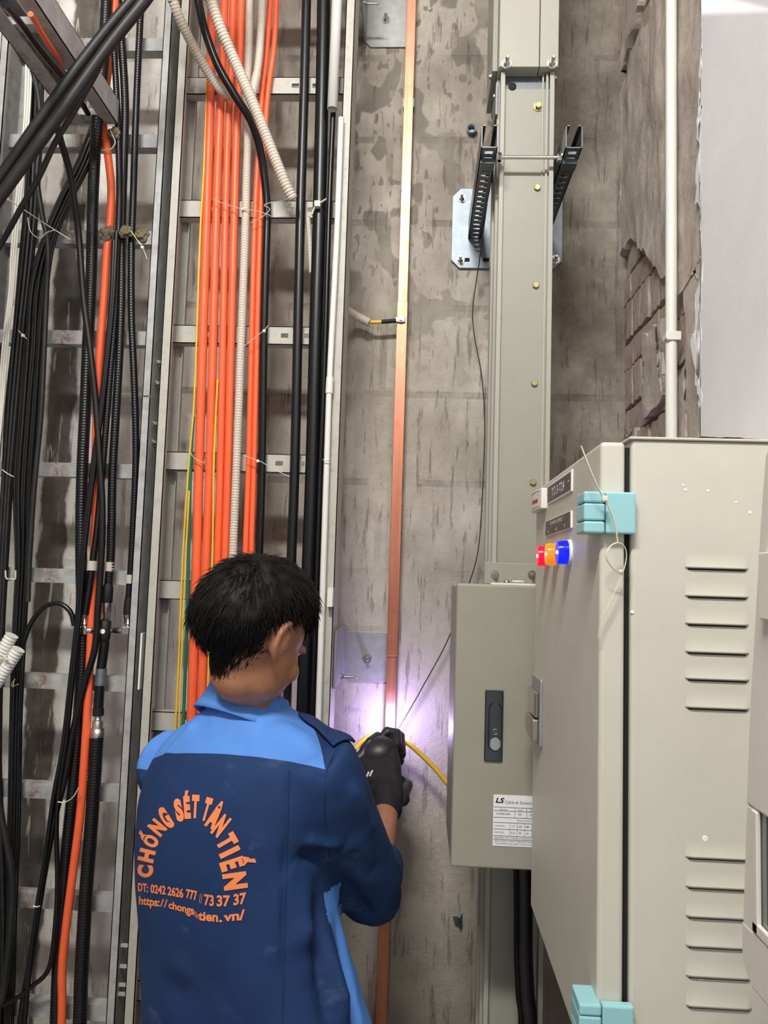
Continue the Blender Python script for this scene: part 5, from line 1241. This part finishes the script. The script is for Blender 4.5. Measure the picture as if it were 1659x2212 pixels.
# hair
random.seed(5)
def hair_r(d):
    """thickness of the hair over the skull by direction in head space; 0 where there is none"""
    x, y, z = d
    line_ = 0.30 if y > 0.55 else (0.30*(y-0.15)/0.40-0.02*(0.55-y)/0.40 if y > 0.15 else -0.02-0.74*min(1, (0.15-y)/0.75))
    side = max(0.0, (abs(x)-0.72)/0.28)*(1.0 if -0.5 < y < 0.5 else 0.4)
    return z-line_-0.34*side
sk = (0.076, 0.096, 0.091)
bm = bmesh.new(); bmesh.ops.create_icosphere(bm, subdivisions=5, radius=1)
dead = []
for v in bm.verts:
    d = v.co.normalized(); m = hair_r(d)
    if m < -0.06: dead.append(v); continue
    t_ = min(1, max(0, (m+0.06)/0.62)); thick = -0.006+0.030*t_**0.9
    thick += 0.008*max(0, d.z)*max(0, d.y+0.6)
    nn = noise.noise(d*5)*0.006*t_+noise.noise(d*16)*0.0035*t_
    loc = Vector((d.x*(sk[0]+thick+nn), -0.008+d.y*(sk[1]+thick+nn), 0.012+d.z*(sk[2]+thick+nn)))
    v.co = HC+Hm @ loc
bmesh.ops.delete(bm, geom=dead, context='VERTS')
for f in bm.faces: f.smooth = True
me = bpy.data.meshes.new('hair'); bm.to_mesh(me); bm.free()
hair = link('hair', me, M['hair'], person); tag(hair, 'short black hair, faded at the nape')
mb = MB()
def strand(d, length, r, lift, root_in):
    m = hair_r(d); t_ = min(1, max(0, (m+0.06)/0.62)); thick = max(-0.001, (-0.006+0.030*t_**0.9)*root_in)
    base = Vector((d.x*(sk[0]+thick), -0.008+d.y*(sk[1]+thick), 0.012+d.z*(sk[2]+thick)))
    nrm = Vector((d.x/sk[0], d.y/sk[1], d.z/sk[2])).normalized()
    whorl = Vector((0.15, -0.55, 0.82)).normalized()
    flow = (d-whorl); flow = (flow-flow.dot(nrm)*nrm)
    if flow.length < 1e-3: flow = Vector((0, -1, 0))
    flow = flow.normalized()+Vector((random.uniform(-.35, .35), random.uniform(-.35, .35), random.uniform(-.35, .35)-0.15)); flow = (flow-flow.dot(nrm)*nrm).normalized()
    P = []
    for i in range(4):
        s = i/3; P.append(HC+Hm @ (base+flow*length*s+nrm*(lift*length*s*(1-0.5*s))))
    mb.sweep(P, [r, r*0.9, r*0.6, r*0.12], 3, cap=False)
cnt = 0
while cnt < 5200:
    d = Vector((random.gauss(0, 1), random.gauss(0, 1), random.gauss(0, 1))).normalized(); m = hair_r(d)
    if m < -0.10: continue
    if m < 0.06:
        strand(d, random.uniform(0.006, 0.014), 0.00045, 0.25, 1.0)
    else:
        strand(d, random.uniform(0.018, 0.034), 0.0008, random.uniform(0.15, 0.6), random.uniform(0.6, 1.0))
    cnt += 1
# faded stubble on the nape and behind the ears, growing on the skin
SK = [(v.co.copy(), v.normal.copy()) for v in skin_me.vertices]
Hi = Hm.transposed()
cand = []
for p, nn in SK:
    q = Hi @ (p-HC)
    if -0.14 < q.z < 0.005 and q.y < (0.0 if abs(q.x) < 0.066 else -0.032) and q.length < 0.16 and q.z > -0.135:
        ln = -0.015-0.115*min(1.0, max(0.0, -q.y)/0.045)       # lower end of the fade
        top = ln+0.075
        w_ = min(1.0, max(0.0, (q.z-ln)/0.06))
        if w_ > 0: cand.append((p, nn, q, w_))
for p, nn, q, w_ in cand:
    for _ in range(3):
        if random.random() > (0.10+0.9*w_*w_)*(1-0.72*min(1, max(0, (q.x+0.005)/0.045))): continue
        down = (Hm @ Vector((0.12*q.x/0.08+random.uniform(-.3, .3), -0.1, -1))); down = (down-down.dot(nn)*nn).normalized()
        off = Vector((random.uniform(-1, 1), random.uniform(-1, 1), random.uniform(-1, 1)))*0.002; off -= off.dot(nn)*nn
        L = 0.004+0.010*w_; b0 = p+off-nn*0.0005
        P = [b0, b0+down*L*0.5+nn*L*0.22, b0+down*L+nn*L*0.26]
        mb.sweep(P, [0.00045+0.0003*w_, 0.0004+0.0003*w_, 0.0001], 3, cap=False)
o = mb.build('hair_strands', M['hair'], hair); o['kind'] = 'stuff'

# gloved hands
def fist(name, wrist, knuckle, nrm, side, size, parent, label):
    d = (knuckle-wrist).normalized(); nrm = (nrm-nrm.dot(d)*d).normalized(); sd = d.cross(nrm).normalized()
    if sd.dot(side) < 0: sd = -sd
    mb = MB(); S_ = size
    chain(mb, [wrist-d*0.004*S_, wrist+d*0.01*S_, wrist+d*0.03*S_], [0.033*S_, 0.032*S_, 0.033*S_], 18)
    for k in (-1.5, -0.5, 0.5, 1.5):
        chain(mb, [wrist+d*0.02*S_+sd*k*0.012*S_, knuckle-d*0.012*S_+sd*k*0.021*S_], [0.024*S_, 0.0165*S_], 14)
    ellipsoid(mb, knuckle+nrm*0.026*S_, (sd, d, nrm), (0.042*S_, 0.024*S_, 0.026*S_), 18)
    cuff = remesh(mb, 0.0035, 6); g = link(name, cuff, M['glove'], parent); tag(g, label)
    mb = MB()
    for i, k in enumerate((-1.5, -0.5, 0.5, 1.5)):
        L = (0.036, 0.043, 0.046, 0.040)[i]*S_; r = (0.0105, 0.0118, 0.012, 0.0115)[i]*S_
        k0 = knuckle+sd*k*0.0215*S_-d*0.006*abs(k)*S_
        p1 = k0+d*L*0.45+nrm*L*0.75; p2 = p1-d*L*0.45+nrm*L*0.55; p3 = p2-d*L*0.5-nrm*L*0.25
        f_ = MB(); chain(f_, [k0-d*0.03*S_+nrm*0.004, k0, p1, p2, p3], [r*1.25, r*1.3, r*1.08, r, r*0.85], 14)
        link('finger', remesh(f_, 0.0025, 3), M['glove_coat'], g)
    t0 = wrist+d*0.03*S_+sd*0.035*S_+nrm*0.012*S_; t1 = t0+d*0.035*S_+sd*0.014*S_+nrm*0.018*S_; t2 = t1+d*0.026*S_-sd*0.010*S_+nrm*0.014*S_; t3 = t2+d*0.012*S_-sd*0.018*S_+nrm*0.008*S_
    f_ = MB(); chain(f_, [t0-d*0.012, t0, t1, t2, t3], [0.016*S_, 0.0165*S_, 0.0135*S_, 0.0125*S_, 0.0105*S_], 14); link('thumb', remesh(f_, 0.0025, 3), M['glove_coat'], g)
    return g
KR = at(817, 1628, 1.845)
gl = fist('glove', WR_, KR, Vector((0.1, 1, -0.45)), Vector((1, 0, 0)), 1.02, person, 'black knitted glove with rubber-coated fingers')
for dx in (0, 8):
    a = at(791+dx, 1680-dx*0.4, 1.735); a2 = at(797+dx, 1667-dx*0.4, 1.738)
    MB().sweep([a, a2], 0.0022, 6).build('white_mark', M['white_ink'], gl)
# back-of-hand rubber shell over the knuckles
mb = MB(); dk = (KR-WR_).normalized(); nk = Vector((0.1, 1, -0.45)); nk = (nk-nk.dot(dk)*dk).normalized(); sk_ = dk.cross(nk).normalized()
ellipsoid(mb, KR+dk*0.006+nk*0.004, (sk_, dk, nk), (0.049, 0.042, 0.036), 28)
link('knuckle_guard', remesh(mb, 0.004, 4), M['glove_coat'], gl)
KL = at(866, 1622, 1.88)
fist('glove', WL_, KL, Vector((0.0, 0.6, 0.5)), Vector((0, 0, 1)), 0.92, person, 'black coated glove behind the raised hand')

# torch, hose, arc
torch = empty('welding_torch', at(846, 1590, 1.93), 'small black welding torch held against the copper bar', 'welding torch')
chain_mb = MB(); chain(chain_mb, [at(835, 1640, 1.87), at(848, 1600, 1.915)], [0.011, 0.010], 14); chain_mb.build('grip', M['rubber'], torch)
chain_mb = MB(); chain(chain_mb, [at(848, 1600, 1.915), at(845, 1582, 1.945)], [0.0065, 0.004], 12); chain_mb.build('nozzle', M['galv_dark'], torch)
cable('hose', 'yellow hose running from the gloved hands to behind the grey box', 'hose', [(766, 1618, 1.90), (785, 1598, 1.915), (815, 1588, 1.93), (850, 1598, 1.925), (878, 1604, 1.92), (905, 1626, 1.915), (935, 1655, 1.91), (963, 1688, 1.905), (1000, 1735, 1.90), (1060, 1850, 1.9)], 10.5, 1.915, 'yellow')
pa_ = at(843, 1573, WALL-0.030)
mb = MB(); ellipsoid(mb, pa_, (Vector((1, 0, 0)), Vector((0, 1, 0)), UP), (0.010, 0.004, 0.007), 14)
tag(mb.build('welding_arc', M['arc']), 'glaring white welding arc on the copper bar', 'arc')
pl = bpy.data.lights.new('arc_light', 'POINT'); pl.energy = 2.0; pl.color = (0.54, 0.42, 1.0); pl.shadow_soft_size = 0.012
po = bpy.data.objects.new('arc_light', pl); COL.objects.link(po); po.location = pa_+Vector((0.004, -0.05, 0.012))
